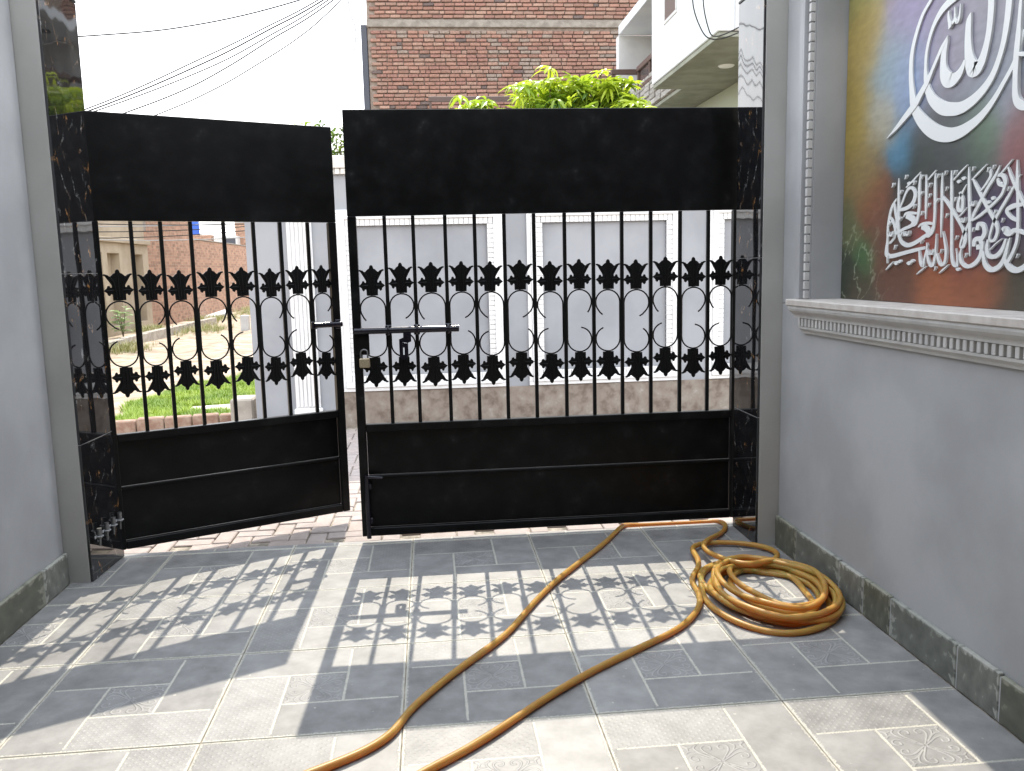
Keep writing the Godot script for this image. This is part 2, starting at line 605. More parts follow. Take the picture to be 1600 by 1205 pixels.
func far_brick() -> StandardMaterial3D:
	# a brickwork too far off to pick its bricks apart: courses 85 mm, bricks 235 mm
	var w := 512
	var h := 512
	var a := FastNoiseLite.new()
	a.seed = 61
	a.frequency = 0.02
	a.fractal_octaves = 4
	var data := PackedByteArray()
	data.resize(w * h * 3)
	for y in h:
		for x in w:
			var row := int(y * 24.0 / h)
			var fy := fposmod(y * 24.0 / h, 1.0)
			var bx := x * 8.0 / w + (0.5 if row % 2 else 0.0)
			var fx := fposmod(bx, 1.0)
			var id := int(fposmod(bx, 8.0)) + row * 17
			var hsh := fposmod(sin(id * 12.9898) * 43758.5453, 1.0)
			var mo := 1.0 if fy > 0.86 or fx > 0.955 else 0.0
			var n := a.get_noise_2d(x, y)
			var k := 0.75 + 0.5 * hsh + 0.35 * n
			var c := Color(0.32 * k, 0.185 * k, 0.125 * k).lerp(Color(0.34, 0.27, 0.2), mo * 0.8)
			var i := (y * w + x) * 3
			data[i] = int(clampf(pow(c.r, 0.4545), 0, 1) * 255)
			data[i + 1] = int(clampf(pow(c.g, 0.4545), 0, 1) * 255)
			data[i + 2] = int(clampf(pow(c.b, 0.4545), 0, 1) * 255)
	var m := mat(Color.WHITE, 0.95)
	m.albedo_texture = ImageTexture.create_from_image(Image.create_from_data(w, h, false, Image.FORMAT_RGB8, data))
	m.uv1_triplanar = true
	m.uv1_world_triplanar = true
	m.uv1_scale = Vector3(1.0 / 1.9, 1.0 / 2.04, 1.0 / 1.9)
	return m

func _ready() -> void:
	rng.seed = 20240
	# camera, sky, sun, exposure
	var cam := Camera3D.new()
	cam.name = "camera"
	cam.position = Vector3(0, 1.3866, 0)
	cam.rotation = Vector3(-0.13776, -0.09395, -0.02355)
	cam.fov = 48.737
	cam.near = 0.05
	cam.far = 400.0
	add_child(cam)
	cam.current = true
	var sky := ProceduralSkyMaterial.new()
	sky.sky_top_color = lin(0.80, 0.88, 1.0)
	sky.sky_horizon_color = lin(1.0, 0.99, 0.97)
	sky.sky_curve = 0.35
	sky.sky_energy_multiplier = 1.6
	sky.ground_horizon_color = lin(0.45, 0.40, 0.34)
	sky.ground_bottom_color = lin(0.30, 0.26, 0.22)
	var env := Environment.new()
	env.background_mode = Environment.BG_SKY
	env.sky = Sky.new()
	env.sky.sky_material = sky
	env.tonemap_mode = Environment.TONE_MAPPER_LINEAR
	env.tonemap_exposure = 1.17
	env.sdfgi_enabled = true
	env.ssao_enabled = true
	env.ssil_enabled = true
	var we := WorldEnvironment.new()
	we.name = "sky"
	we.environment = env
	add_child(we)
	var sun := DirectionalLight3D.new()
	sun.name = "sun"
	var az := deg_to_rad(2.0)
	var el := deg_to_rad(49.5)
	var towards := Vector3(sin(az) * cos(el), sin(el), -cos(az) * cos(el))
	add_child(sun)
	sun.look_at_from_position(towards * 50.0, Vector3.ZERO)
	sun.light_energy = 1.6
	sun.light_color = Color(1.0, 0.96, 0.89)
	sun.light_angular_distance = 0.35
	sun.shadow_enabled = true

	materials()
	# large structure
	build_ground()
	build_floor()
	build_lane()
	build_driveway_walls()
	build_pillars()
	build_street_wall()
	build_neighbour_house()
	build_brick_house()
	build_alley()
	# objects
	build_gates()
	build_calligraphy()
	build_tree()
	build_shrub()
	build_grass()
	build_hose()
	build_cables()

# ---------------------------------------------------------------- ground
func build_ground() -> void:
	var k := MB.new()
	var nz := FastNoiseLite.new()
	nz.seed = 3
	nz.frequency = 0.35
	nz.fractal_octaves = 3
	var xs := []
	var zs := []
	for i in 61:
		xs.append(-14.0 + i * 0.3)
	xs = [-300.0, -120.0, -50.0, -25.0] + xs + [12.0, 30.0, 80.0, 300.0]
	for i in 101:
		zs.append(-7.0 - i * 0.3)
	zs = [300.0, 60.0, 8.0, -4.0] + zs + [-45.0, -60.0, -100.0, -320.0]
	var idx := []
	for z in zs:
		var row := []
		for x in xs:
			var inside: float = clampf((-7.9 - z) / 0.5, 0.0, 1.0) if x > -2.8 else clampf((-5.5 - z) / 1.0, 0.0, 1.0)
			var y: float = -0.075 + 0.035 * inside
			if z > -36.0 and z < -8.0 and x > -14.0 and x < 4.0:
				y += 0.03 * nz.get_noise_2d(x, z)
				# shallow wheel ruts along the alley
				y -= 0.03 * exp(-pow((x + 3.9 + 0.2 * sin(z * 0.4)) / 0.3, 2.0)) + 0.03 * exp(-pow((x + 5.3 + 0.2 * sin(z * 0.35)) / 0.3, 2.0))
			row.append(k.vert(Vector3(x, y, z), Vector3.UP, Vector2(x, z)))
		idx.append(row)
	for j in zs.size() - 1:
		for i in xs.size() - 1:
			k.face(idx[j][i], idx[j][i + 1], idx[j + 1][i])
			k.face(idx[j + 1][i], idx[j][i + 1], idx[j + 1][i + 1])
	var g := part(self, "sandy_ground", k.mesh(), M.sand, "structure")
	g.set_meta("label", "pale sandy ground of the alley beyond the gate")

func build_floor() -> void:
	var tex := tile_textures()
	var tms := []
	for t in 3:
		for tint in [0.9, 1.0, 1.1]:
			var m := mat(Color.WHITE, 0.5)
			m.albedo_texture = tex[1 + t]
			m.albedo_color = Color(0.94, 0.94, 0.94).lerp(Color.WHITE, (tint - 0.9) * 5.0)
			m.heightmap_enabled = true
			m.heightmap_texture = tex[0]
			m.heightmap_scale = 0.35
			tms.append(m)
	var bed := MB.new()
	bed.span(Vector3(-1.70, -0.12, -4.318), Vector3(1.70, -0.0035, 6.0), 0.004)
	var floor_ := part(self, "tiled_floor", bed.mesh(), M.grout, "structure")
	floor_.set_meta("label", "grey patterned floor tiles of the driveway inside the gate")
	var known := {"0,0": 0, "1,0": 0, "-1,0": 3, "-2,0": 2, "0,1": 0, "1,1": 0, "2,1": 0, "-1,1": 0, "-2,1": 1, "0,-1": 0, "-1,-1": 3, "-1,-2": 1, "0,-2": 0, "1,-1": 0}
	var cache := {}
	var gap := 0.0018
	for j in range(-3, 14):
		for i in range(-3, 3):
			var X0 := -0.129 + 0.6 * i
			var Z0 := -3.056 + 0.6 * j
			var x0: float = max(X0, -1.684)
			var x1: float = min(X0 + 0.6, 1.652)
			var z0: float = max(Z0, -4.316)
			var z1: float = min(Z0 + 0.6, 5.9)
			if x1 - x0 < 0.03 or z1 - z0 < 0.02:
				continue
			var rot: int = known.get("%d,%d" % [i, j], rng.randi() % 4)
			var key := "%.3f %.3f %.3f %.3f %d" % [x0 - X0, x1 - X0, z0 - Z0, z1 - Z0, rot]
			if not cache.has(key):
				var k := MB.new()
				var a := Vector3(x0 - X0 + gap, -0.008, z0 - Z0 + gap)
				var b := Vector3(x1 - X0 - gap, 0.0, z1 - Z0 - gap)
				k.span(a, b, 0.0015)
				for q in k.v.size():
					var p := k.v[q]
					var uv := Vector2(clampf(p.x / 0.6, 0.002, 0.998), clampf(p.z / 0.6, 0.002, 0.998))
					for r in rot:
						uv = Vector2(uv.y, 1.0 - uv.x)
					k.t[q] = uv
				cache[key] = k.mesh()
			var o := part(floor_, "floor_tile", cache[key], tms[rng.randi() % tms.size()])
			o.position = Vector3(X0, rr(-0.0006, 0.0006), Z0)
			o.rotation = Vector3(rr(-0.001, 0.001), 0, rr(-0.001, 0.001))

func build_lane() -> void:
	var bed := MB.new()
	bed.span(Vector3(-2.75, -0.16, -7.87), Vector3(4.5, -0.042, -4.322))
	var lane := part(self, "paver_lane", bed.mesh(), M.grout, "structure")
	lane.set_meta("label", "pinkish block paving of the lane outside the gate")
	var pms := []
	for c in [lin(0.375, 0.315, 0.285), lin(0.39, 0.325, 0.295), lin(0.36, 0.305, 0.28), lin(0.38, 0.325, 0.30)]:
		pms.append(worn(two(c * 0.93, c), 0.8, 0.9, 200 + pms.size(), 0.016, 5, 0.15, 0.05))
	var k := MB.new()
	k.box(Vector3.ZERO, Vector3(0.193, 0.06, 0.093), 0.005)
	var mesh := k.mesh()
	var cells := []
	# herringbone: each brick lies along x or along z
	for r in range(-60, 60):
		for c in range(-60, 60):
			var s := posmod(c - r, 4)
			if s == 0:
				cells.append([Vector2((c + 1) * 0.1, (r + 0.5) * 0.1), 0.0])
			elif s == 3:
				cells.append([Vector2((c + 0.5) * 0.1, (r + 1) * 0.1), PI / 2])
	var near := []
	var rest := []
	for q in cells:
		var x: float = q[0].x
		var z: float = q[0].y - 6.0
		if x < -2.7 or x > 2.4 or z < -7.78 or z > -4.43:
			continue
		var score := 99.0
		if x > -1.75 and x < -0.2 and z > -6.6:
			score = -z
		elif z > -4.6:
			score = 0.5 - z
		elif x > -0.95 and x < -0.4:
			score = -z + 0.2
		near.append([score, x, z, q[1]])
	near.sort_custom(func(a, b): return a[0] < b[0])
	var xs := []
	for i in near.size():
		var q: Array = near[i]
		var b := Basis.from_euler(Vector3(rr(-0.012, 0.012), q[3] + rr(-0.012, 0.012), rr(-0.012, 0.012)))
		var o := Vector3(q[1] + rr(-0.0015, 0.0015), -0.06 + rr(-0.003, 0.003), q[2] + rr(-0.0015, 0.0015))
		if i < 290:
			var pz := part(lane, "paver", mesh, pms[rng.randi() % 4])
			pz.transform = Transform3D(b, o)
		else:
			xs.append(Transform3D(b, o))
	many(lane, "far_pavers", mesh, pms[1], xs)
	# the course of whole blocks laid along the threshold, just under the gate
	var x := -2.6
	while x < 2.4:
		var pz := part(lane, "paver", mesh, pms[rng.randi() % 4])
		pz.position = Vector3(x, -0.06 + rr(-0.002, 0.002), -4.374)
		pz.rotation.y = rr(-0.01, 0.01)
		x += 0.2

# ---------------------------------------------------------------- driveway walls
func build_driveway_walls() -> void:
	var skm := []
	var stx := skirting_texture()
	for c in [Color(1.0, 1.0, 0.97), Color(0.84, 0.84, 0.77), Color(0.92, 0.93, 0.90)]:
		var m := mat(c, 0.55)
		m.albedo_texture = stx
		skm.append(m)
	# left wall
	var L := thing("driveway_wall", Vector3(-1.70, 0, -1.5), "plain light grey painted wall on the left with dark skirting tiles", "wall")
	var k := MB.new()
	k.span(Vector3(-0.24, 0, -2.42), Vector3(0.0, 3.3, 7.4), 0.004)
	part(L, "wall_face", k.mesh(), M.paint_grey)
	var zs := [-3.918, -3.673, -3.06, -2.46, -1.86, -1.26, -0.66, -0.06, 0.54, 1.14]
	for i in zs.size() - 1:
		skirt(L, Vector3(0.0, 0, zs[i] + 1.5), Vector3(0.018, 0.148 + rr(-0.004, 0.004), zs[i + 1] + 1.5), skm[i % 3], 1.0)
	boxpart(L, "joint_cement", Vector3(0.0005, 0.0, -2.415), Vector3(0.0145, 0.142, 2.6), M.white_grout)
	# right wall with the framed recess
	var R := thing("driveway_wall", Vector3(1.67, 0, -1.5), "light grey painted wall on the right with framed recess and dentil sill", "wall")
	k = MB.new()
	k.span(Vector3(0.0, 0, -2.42), Vector3(0.3, 1.19, 7.4), 0.004)
	k.span(Vector3(0.0, 1.19, -2.42), Vector3(0.3, 3.3, -2.124), 0.004)
	k.span(Vector3(0.0, 2.74, -2.124), Vector3(0.3, 3.3, 0.66), 0.004)
	k.span(Vector3(0.0, 1.19, 0.66), Vector3(0.3, 3.3, 7.4), 0.004)
	part(R, "wall_face", k.mesh(), M.paint_grey)
	boxpart(R, "recess_back", Vector3(0.146, 1.19, -2.124), Vector3(0.3, 2.74, 0.66), M.paint_grey)
	zs = [-3.914, -3.674, -3.256, -3.056, -2.856, -2.454, -2.245, -1.85, -1.25, -0.65, -0.05, 0.55, 1.15]
	for i in zs.size() - 1:
		skirt(R, Vector3(-0.018, 0, zs[i] + 1.5), Vector3(0.0, 0.150 + rr(-0.004, 0.004), zs[i + 1] + 1.5), skm[(i + 1) % 3], -1.0)
	boxpart(R, "joint_cement", Vector3(-0.0145, 0.0, -2.411), Vector3(-0.0005, 0.143, 2.6), M.white_grout)
	# the porch that covers the driveway behind the viewpoint
	var O := thing("porch", Vector3(0, 0, -0.8), "flat roofed grey porch over the rear of the driveway", "porch")
	boxpart(O, "ceiling", Vector3(-1.94, 3.302, 0.0), Vector3(1.97, 3.5, 6.9), M.paint_grey, 0.01)
	boxpart(O, "rear_wall", Vector3(-1.699, 0.0, 6.6), Vector3(1.669, 3.3, 6.8), M.paint_pillar)
	# the sill: slab, cove, row of dentils, lower fillet
	k = MB.new()
	k.span(Vector3(-0.072, 1.188, -2.222), Vector3(0.146, 1.217, 0.74), 0.004)
	var sill := part(R, "sill", k.mesh(), M.sill_top)
	k = MB.new()
	k.xf = Transform3D(Basis(Vector3(1, 0, 0), Vector3(0, 1, 0), Vector3(0, 0, 1)), Vector3.ZERO)
	var prof := PackedVector2Array([Vector2(0.0, 1.187), Vector2(-0.066, 1.187), Vector2(-0.066, 1.178), Vector2(-0.062, 1.168), Vector2(-0.052, 1.158), Vector2(-0.042, 1.151), Vector2(-0.037, 1.143), Vector2(-0.036, 1.135), Vector2(0.0, 1.135)])
	k.prism(prof, -2.205, 0.72)
	part(sill, "cove", k.mesh(), M.sill_white)
	k = MB.new()
	k.span(Vector3(-0.002, 1.099, -2.17), Vector3(0.0, 1.134, 0.69))
	part(sill, "dentil_bed", k.mesh(), M.sill_white)
	k = MB.new()
	k.prism(PackedVector2Array([Vector2(0.0, 1.098), Vector2(-0.032, 1.098), Vector2(-0.030, 1.088), Vector2(-0.016, 1.076), Vector2(-0.012, 1.066), Vector2(0.0, 1.066)]), -2.165, 0.68)
	part(sill, "fillet", k.mesh(), M.sill_white)
	k = MB.new()
	k.box(Vector3.ZERO, Vector3(0.033, 0.034, 0.0185), 0.0015)
	var dm := k.mesh()
	var z := -2.158
	while z < 0.68:
		var d := part(sill, "dentil", dm, M.sill_white)
		d.position = Vector3(-0.0185, 1.1165, z)
		z += 0.034
	# moulding beside the recess, stepped, with a column of small dentils on its inner edge
	k = MB.new()
	k.span(Vector3(-0.030, 1.2175, -2.222), Vector3(0.0, 2.84, -2.19), 0.002)
	k.span(Vector3(-0.012, 1.2175, -2.19), Vector3(0.0, 2.83, -2.178), 0.002)
	k.span(Vector3(-0.036, 1.2175, -2.178), Vector3(0.0, 2.82, -2.164), 0.002)
	k.span(Vector3(-0.006, 1.2175, -2.164), Vector3(0.0, 2.81, -2.124), 0.001)
	var mo := part(R, "moulding", k.mesh(), M.paint_grey)
	k = MB.new()
	k.box(Vector3.ZERO, Vector3(0.020, 0.034, 0.018), 0.0015)
	dm = k.mesh()
	for i in 37:
		var d := part(mo, "dentil", dm, M.sill_white)
		d.position = Vector3(-0.016, 1.238 + i * 0.0402, -2.1335)

func skirt(w: Node3D, a: Vector3, b: Vector3, m: Material, face_x: float) -> void:
	var k := MB.new()
	k.span(a + Vector3(0, 0.001, 0.0035), b - Vector3(0, 0, 0.0035), 0.003)
	var lo := a.min(b)
	var sz := (b - a).abs()
	var u0 := 0.01 if rng.randf() < 0.5 else rr(0.1, 0.35)
	for i in k.v.size():
		var p := k.v[i]
		k.t[i] = Vector2(clampf(u0 + (0.99 - u0) * (p.z - lo.z) / sz.z, 0.01, 0.99), clampf(1.0 - (p.y - lo.y) / sz.y, 0.01, 0.99))
	part(w, "skirting_tile", k.mesh(), m)

func build_pillars() -> void:
	var mx := marble_texture()
	var mm := mat(Color.WHITE, 0.035)
	mm.albedo_texture = mx
	mm.uv1_triplanar = true
	mm.uv1_world_triplanar = true
	mm.uv1_scale = Vector3(1.3, 0.62, 1.3)
	mm.metallic_specular = 0.7
	mm.heightmap_enabled = true
	mm.heightmap_texture = bump_tex(17, 0.012, 1)
	mm.heightmap_scale = 0.035
	for s in [-1.0, 1.0]:
		var x: float = -1.583 if s < 0 else 1.556
		var zf: float = -4.275 if s < 0 else -4.238
		var P := thing("gate_pillar", Vector3(x, 0, -3.92), "square left gate pillar, grey front and polished black marble inner face" if s < 0 else "square right gate pillar with black marble inner face, beside the calligraphy recess", "pillar")
		var k := MB.new()
		var w: float = 0.32
		k.span(Vector3(s * 0.012, -0.05, 0.0), Vector3(s * w, 2.615, zf + 3.92 + 0.004), 0.003)
		k.span(Vector3(s * 0.014, 2.6152, 0.0), Vector3(s * w, 3.3, -0.12), 0.003)
		part(P, "pillar_core", k.mesh(), M.paint_pillar)
		var ys := [0.0, 0.64, 1.405, 2.63]
		for i in 3:
			k = MB.new()
			k.span(Vector3(0.0, ys[i] + 0.0012, -0.001), Vector3(s * 0.012, ys[i + 1] - 0.0012, zf + 3.92), 0.0015)
			part(P, "marble_slab", k.mesh(), mm)
		boxpart(P, "joint_filler", Vector3(s * 0.003, 0.0, -0.003), Vector3(s * 0.0115, 2.615, zf + 3.922), M.white_grout)
		if s < 0:
			P.rotation.y = deg_to_rad(-3.0)
		boxpart(P, "pillar_cap", Vector3(-s * 0.002, 2.632, 0.004), Vector3(s * (w + 0.01), 2.645, zf + 3.916), M.gate_bar, 0.002)
	# four small steel clips fixed in a row low on the left marble
	var zc := [-3.955, -4.045, -4.13, -4.215]
	var words := ["small grey steel clip on the left black marble pillar, nearest the driveway wall", "small grey steel clip on the left black marble pillar, second from the driveway wall", "small grey steel clip on the left black marble pillar, second from the gate hinge", "small grey steel clip on the left black marble pillar, nearest the gate hinge"]
	for i in 4:
		var c := thing("steel_clip", Vector3(-1.562, 0.21, zc[i]), words[i], "clip", "steel clips low on the left pillar")
		var k := MB.new()
		k.tube([Vector3(0.013, -0.012, 0), Vector3(0.013, 0.034, 0)], 0.0105, 12)
		part(c, "barrel", k.mesh(), M.steel)
		k = MB.new()
		var ring := []
		for q in 13:
			ring.append(Vector3(0.013 + 0.015 * cos(TAU * q / 12), -0.003, 0.015 * sin(TAU * q / 12)))
		k.tube(ring, 0.003, 6, false)
		k.box(Vector3(0.002, -0.003, 0.022), Vector3(0.004, 0.012, 0.014), 0.001)
		part(c, "ring", k.mesh(), M.cable_grey)
		k = MB.new()
		k.tube([Vector3(0.013, -0.012, 0), Vector3(0.012, -0.05, 0.001)], [0.006, 0.004], 8)
		part(c, "pin", k.mesh(), M.steel)

# ---------------------------------------------------------------- wall across the lane
func build_street_wall() -> void:
	var zf := -7.85
	var W := thing("boundary_wall", Vector3(-1.588, 0, zf), "pale grey boundary wall across the lane with white framed panels", "wall")
	var ox := 1.588
	var k := MB.new()
	k.span(Vector3(0, -0.1, -0.26), Vector3(7.6, 2.24, 0), 0.004)
	part(W, "wall_face", k.mesh(), M.wall_out)
	k = MB.new()
	k.span(Vector3(-0.03, 2.29, -0.30), Vector3(7.63, 2.40, 0.05), 0.006)
	k.span(Vector3(-0.015, 2.24, -0.28), Vector3(7.62, 2.288, 0.025), 0.004)
	part(W, "coping", k.mesh(), M.cream)
	k = MB.new()
	var x := 0.0
	while x < 7.5:
		k.span(Vector3(x, 2.242, 0.026), Vector3(x + 0.036, 2.287, 0.038))
		x += 0.05
	part(W, "coping_dentils", k.mesh(), M.cream, "stuff")
	k = MB.new()
	k.span(Vector3(0.77, -0.09, 0.001), Vector3(7.6, 0.288, 0.014), 0.004)
	part(W, "plinth", k.mesh(), M.plinth)
	# soiled footing of the end pier
	k = MB.new()
	k.span(Vector3(-0.012, -0.09, 0.001), Vector3(0.30, 0.075, 0.010), 0.003)
	part(W, "footing", k.mesh(), M.plinth)
	# end pier edge and the fluted pilaster
	k = MB.new()
	k.span(Vector3(-0.012, 0.078, 0.001), Vector3(0.27, 2.24, 0.028), 0.004)
	part(W, "end_pier", k.mesh(), M.wall_out)
	k = MB.new()
	k.span(Vector3(0.345, 0.16, 0.001), Vector3(0.565, 2.238, 0.03), 0.003)
	for i in 6:
		var fx := 0.352 + i * 0.0355
		k.span(Vector3(fx, 0.17, 0.031), Vector3(fx + 0.026, 2.2, 0.044), 0.006)
	var pil := part(W, "pilaster", k.mesh(), M.frame_out)
	k = MB.new()
	k.span(Vector3(0.315, 0.02, 0.001), Vector3(0.595, 0.10, 0.075), 0.006)
	k.span(Vector3(0.328, 0.101, 0.001), Vector3(0.582, 0.158, 0.055), 0.012)
	part(pil, "pilaster_base", k.mesh(), M.frame_out)
	# three framed panels
	for f in [[-0.815, 0.685], [0.905, 2.35], [2.615, 4.1], [4.35, 5.8]]:
		frame_panel(W, f[0] + ox, f[1] + ox, 0.292, 1.93)

func frame_panel(W: Node3D, x0: float, x1: float, y0: float, y1: float) -> void:
	var k := MB.new()
	var b := 0.086
	var e := 0.020
	for st in [[0.0, 0.034, 0.030], [0.035, b, 0.045]]:
		var o0: float = st[0]
		var o1: float = st[1]
		var d: float = st[2]
		k.span(Vector3(x0 + o0, y1 - o1, 0.001), Vector3(x1 - o0, y1 - o0, d), 0.003)
		k.span(Vector3(x0 + o0, y0 + o0, 0.001), Vector3(x1 - o0, y0 + o1, d), 0.003)
		k.span(Vector3(x0 + o0, y0 + o1 + 0.001, 0.001), Vector3(x0 + o1, y1 - o1 - 0.001, d), 0.003)
		k.span(Vector3(x1 - o1, y0 + o1 + 0.001, 0.001), Vector3(x1 - o0, y1 - o1 - 0.001, d), 0.003)
	var fr := part(W, "panel_frame", k.mesh(), M.frame_out)
	# row of dentils all round its inner edge
	k = MB.new()
	var t := 0.055
	var bi := b + 0.001
	var xa := x0 + bi
	var xb := x1 - bi
	var ya := y0 + bi
	var yb := y1 - bi
	var p := 0.0432
	var n := int((xb - xa) / p)
	for i in n:
		var q := xa + (xb - xa) * i / n
		for yy in [ya, yb - t]:
			k.span(Vector3(q + 0.002, yy, 0.001), Vector3(q + (xb - xa) / n - 0.004, yy + t, 0.032))
	n = int((yb - ya - 2 * t) / p)
	for i in n:
		var q := ya + t + (yb - ya - 2 * t) * i / n
		for xx in [xa, xb - t]:
			k.span(Vector3(xx, q + 0.002, 0.001), Vector3(xx + t, q + (yb - ya - 2 * t) / n - 0.004, 0.032))
	for q in [[xa, xb, ya, ya + t], [xa, xb, yb - t, yb], [xa, xa + t, ya, yb], [xb - t, xb, ya, yb]]:
		k.span(Vector3(q[0], q[2], 0.0008), Vector3(q[1], q[3], 0.019))
	part(fr, "dentil_course", k.mesh(), M.frame_out, "stuff")

# ---------------------------------------------------------------- white house on the right, beyond the wall
func build_neighbour_house() -> void:
	var H := thing("white_house", Vector3(3.14, 0, -9.16), "white rendered house with overhanging upper storey and brown balcony rail", "house")
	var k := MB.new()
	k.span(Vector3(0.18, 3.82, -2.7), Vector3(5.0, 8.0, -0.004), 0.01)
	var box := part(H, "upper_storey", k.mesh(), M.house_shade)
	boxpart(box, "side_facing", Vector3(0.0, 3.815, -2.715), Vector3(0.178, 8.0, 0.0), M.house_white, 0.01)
	# window in the overhang: brown frame, dark pane
	k = MB.new()
	for q in [[4.43, 4.475, -2.09, -1.52], [5.6, 5.645, -2.09, -1.52], [4.476, 5.599, -2.09, -2.045], [4.476, 5.599, -1.565, -1.52]]:
		k.span(Vector3(-0.012, q[0], q[2]), Vector3(0.05, q[1], q[3]), 0.004)
	var win := part(box, "window", k.mesh(), M.house_shade)
	boxpart(win, "pane", Vector3(-0.006, 4.476, -2.044), Vector3(0.01, 5.599, -1.566), M.brown)
	# ceiling under the overhang, with a round lamp
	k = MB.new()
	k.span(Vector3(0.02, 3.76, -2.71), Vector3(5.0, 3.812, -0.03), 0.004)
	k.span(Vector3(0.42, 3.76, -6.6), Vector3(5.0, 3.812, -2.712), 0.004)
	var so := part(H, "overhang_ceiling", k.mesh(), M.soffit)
	k = MB.new()
	k.xf = Transform3D(Basis.IDENTITY, Vector3(0.56, 3.745, -1.33))
	k.lathe([Vector2(0.0, -0.004), Vector2(0.07, -0.004), Vector2(0.085, 0.0), Vector2(0.1, 0.014)], 24)
	part(so, "downlight", k.mesh(), M.lamp)
	boxpart(H, "lower_wall", Vector3(1.03, -0.1, -6.6), Vector3(5.0, 3.755, -0.3), M.inner_wall)
	# stone clad band under the balcony
	k = MB.new()
	k.span(Vector3(0.40, 3.815, -6.8), Vector3(0.9, 4.32, -2.72), 0.004)
	var band := part(H, "stone_band", k.mesh(), M.cement_band)
	var stm := []
	for c in [lin(0.42, 0.40, 0.37), lin(0.5, 0.48, 0.44), lin(0.36, 0.34, 0.31)]:
		stm.append(worn(two(c * 0.8, c), 0.5, 0.95, 300 + stm.size(), 0.02, 5, 0.4, 0.06))
	var z := -2.74
	while z > -6.7:
		var y := 3.82
		while y < 4.3:
			var st := boxpart(band, "cladding_stone", Vector3(0.40 - rr(0.008, 0.035), y + 0.004, z - 0.30), Vector3(0.401, y + 0.078, z - 0.008 - rr(0, 0.03)), stm[rng.randi() % 3], 0.008)
			y += 0.083
		z -= 0.31
	# balcony rail along the side and across the end
	k = MB.new()
	k.span(Vector3(0.36, 4.50, -5.05), Vector3(0.44, 4.58, -2.73), 0.006)
	k.span(Vector3(0.37, 4.20, -5.05), Vector3(0.43, 4.26, -2.73), 0.004)
	k.span(Vector3(-0.05, 4.47, -5.13), Vector3(0.44, 4.55, -5.055), 0.006)
	var rail := part(H, "balcony_rail", k.mesh(), M.brown)
	for q in [-5.02, -4.3, -3.6, -2.9]:
		boxpart(rail, "rail_post", Vector3(0.375, 4.262, q - 0.03), Vector3(0.425, 4.499, q + 0.03), M.brown, 0.003)
	boxpart(rail, "rail_post", Vector3(-0.04, 3.9, -5.12), Vector3(0.01, 4.469, -5.066), M.brown, 0.003)
	for q in [-4.66, -3.95, -3.25]:
		boxpart(rail, "rail_pane", Vector3(0.395, 4.28, q - 0.24), Vector3(0.403, 4.48, q + 0.24), M.glass)
	# verandah roof beyond, with slots in its ceiling, and the end wall under it
	k = MB.new()
	k.span(Vector3(0.26, 5.30, -5.9), Vector3(5.0, 5.45, -2.72), 0.006)
	var roof := part(H, "verandah_roof", k.mesh(), M.house_white)
	for q in [-5.2, -4.3, -3.5]:
		boxpart(roof, "ceiling_slot", Vector3(0.75, 5.293, q - 0.09), Vector3(3.0, 5.299, q + 0.09), M.dark_pipe)
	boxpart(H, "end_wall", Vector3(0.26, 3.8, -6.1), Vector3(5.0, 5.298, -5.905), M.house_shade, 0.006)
	# lower terrace with its brown railing
	var T := thing("terrace", Vector3(0.1, 0, -14.0), "low flat terrace with a brown railing in front of the brick house", "terrace")
	k = MB.new()
	k.span(Vector3(0.0, -0.1, -1.6), Vector3(3.3, 3.5, 0.0), 0.01)
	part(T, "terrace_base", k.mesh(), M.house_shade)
	k = MB.new()
	k.span(Vector3(0.0, 4.02, -0.10), Vector3(3.2, 4.10, -0.04), 0.006)
	k.span(Vector3(0.0, 3.82, -0.09), Vector3(3.2, 3.86, -0.05), 0.004)
	var tr := part(T, "railing", k.mesh(), M.brown)
	for q in [0.03, 0.8, 1.6, 2.4, 3.15]:
		boxpart(tr, "rail_post", Vector3(q - 0.018, 3.502, -0.088), Vector3(q + 0.018, 4.019, -0.052), M.brown, 0.002)

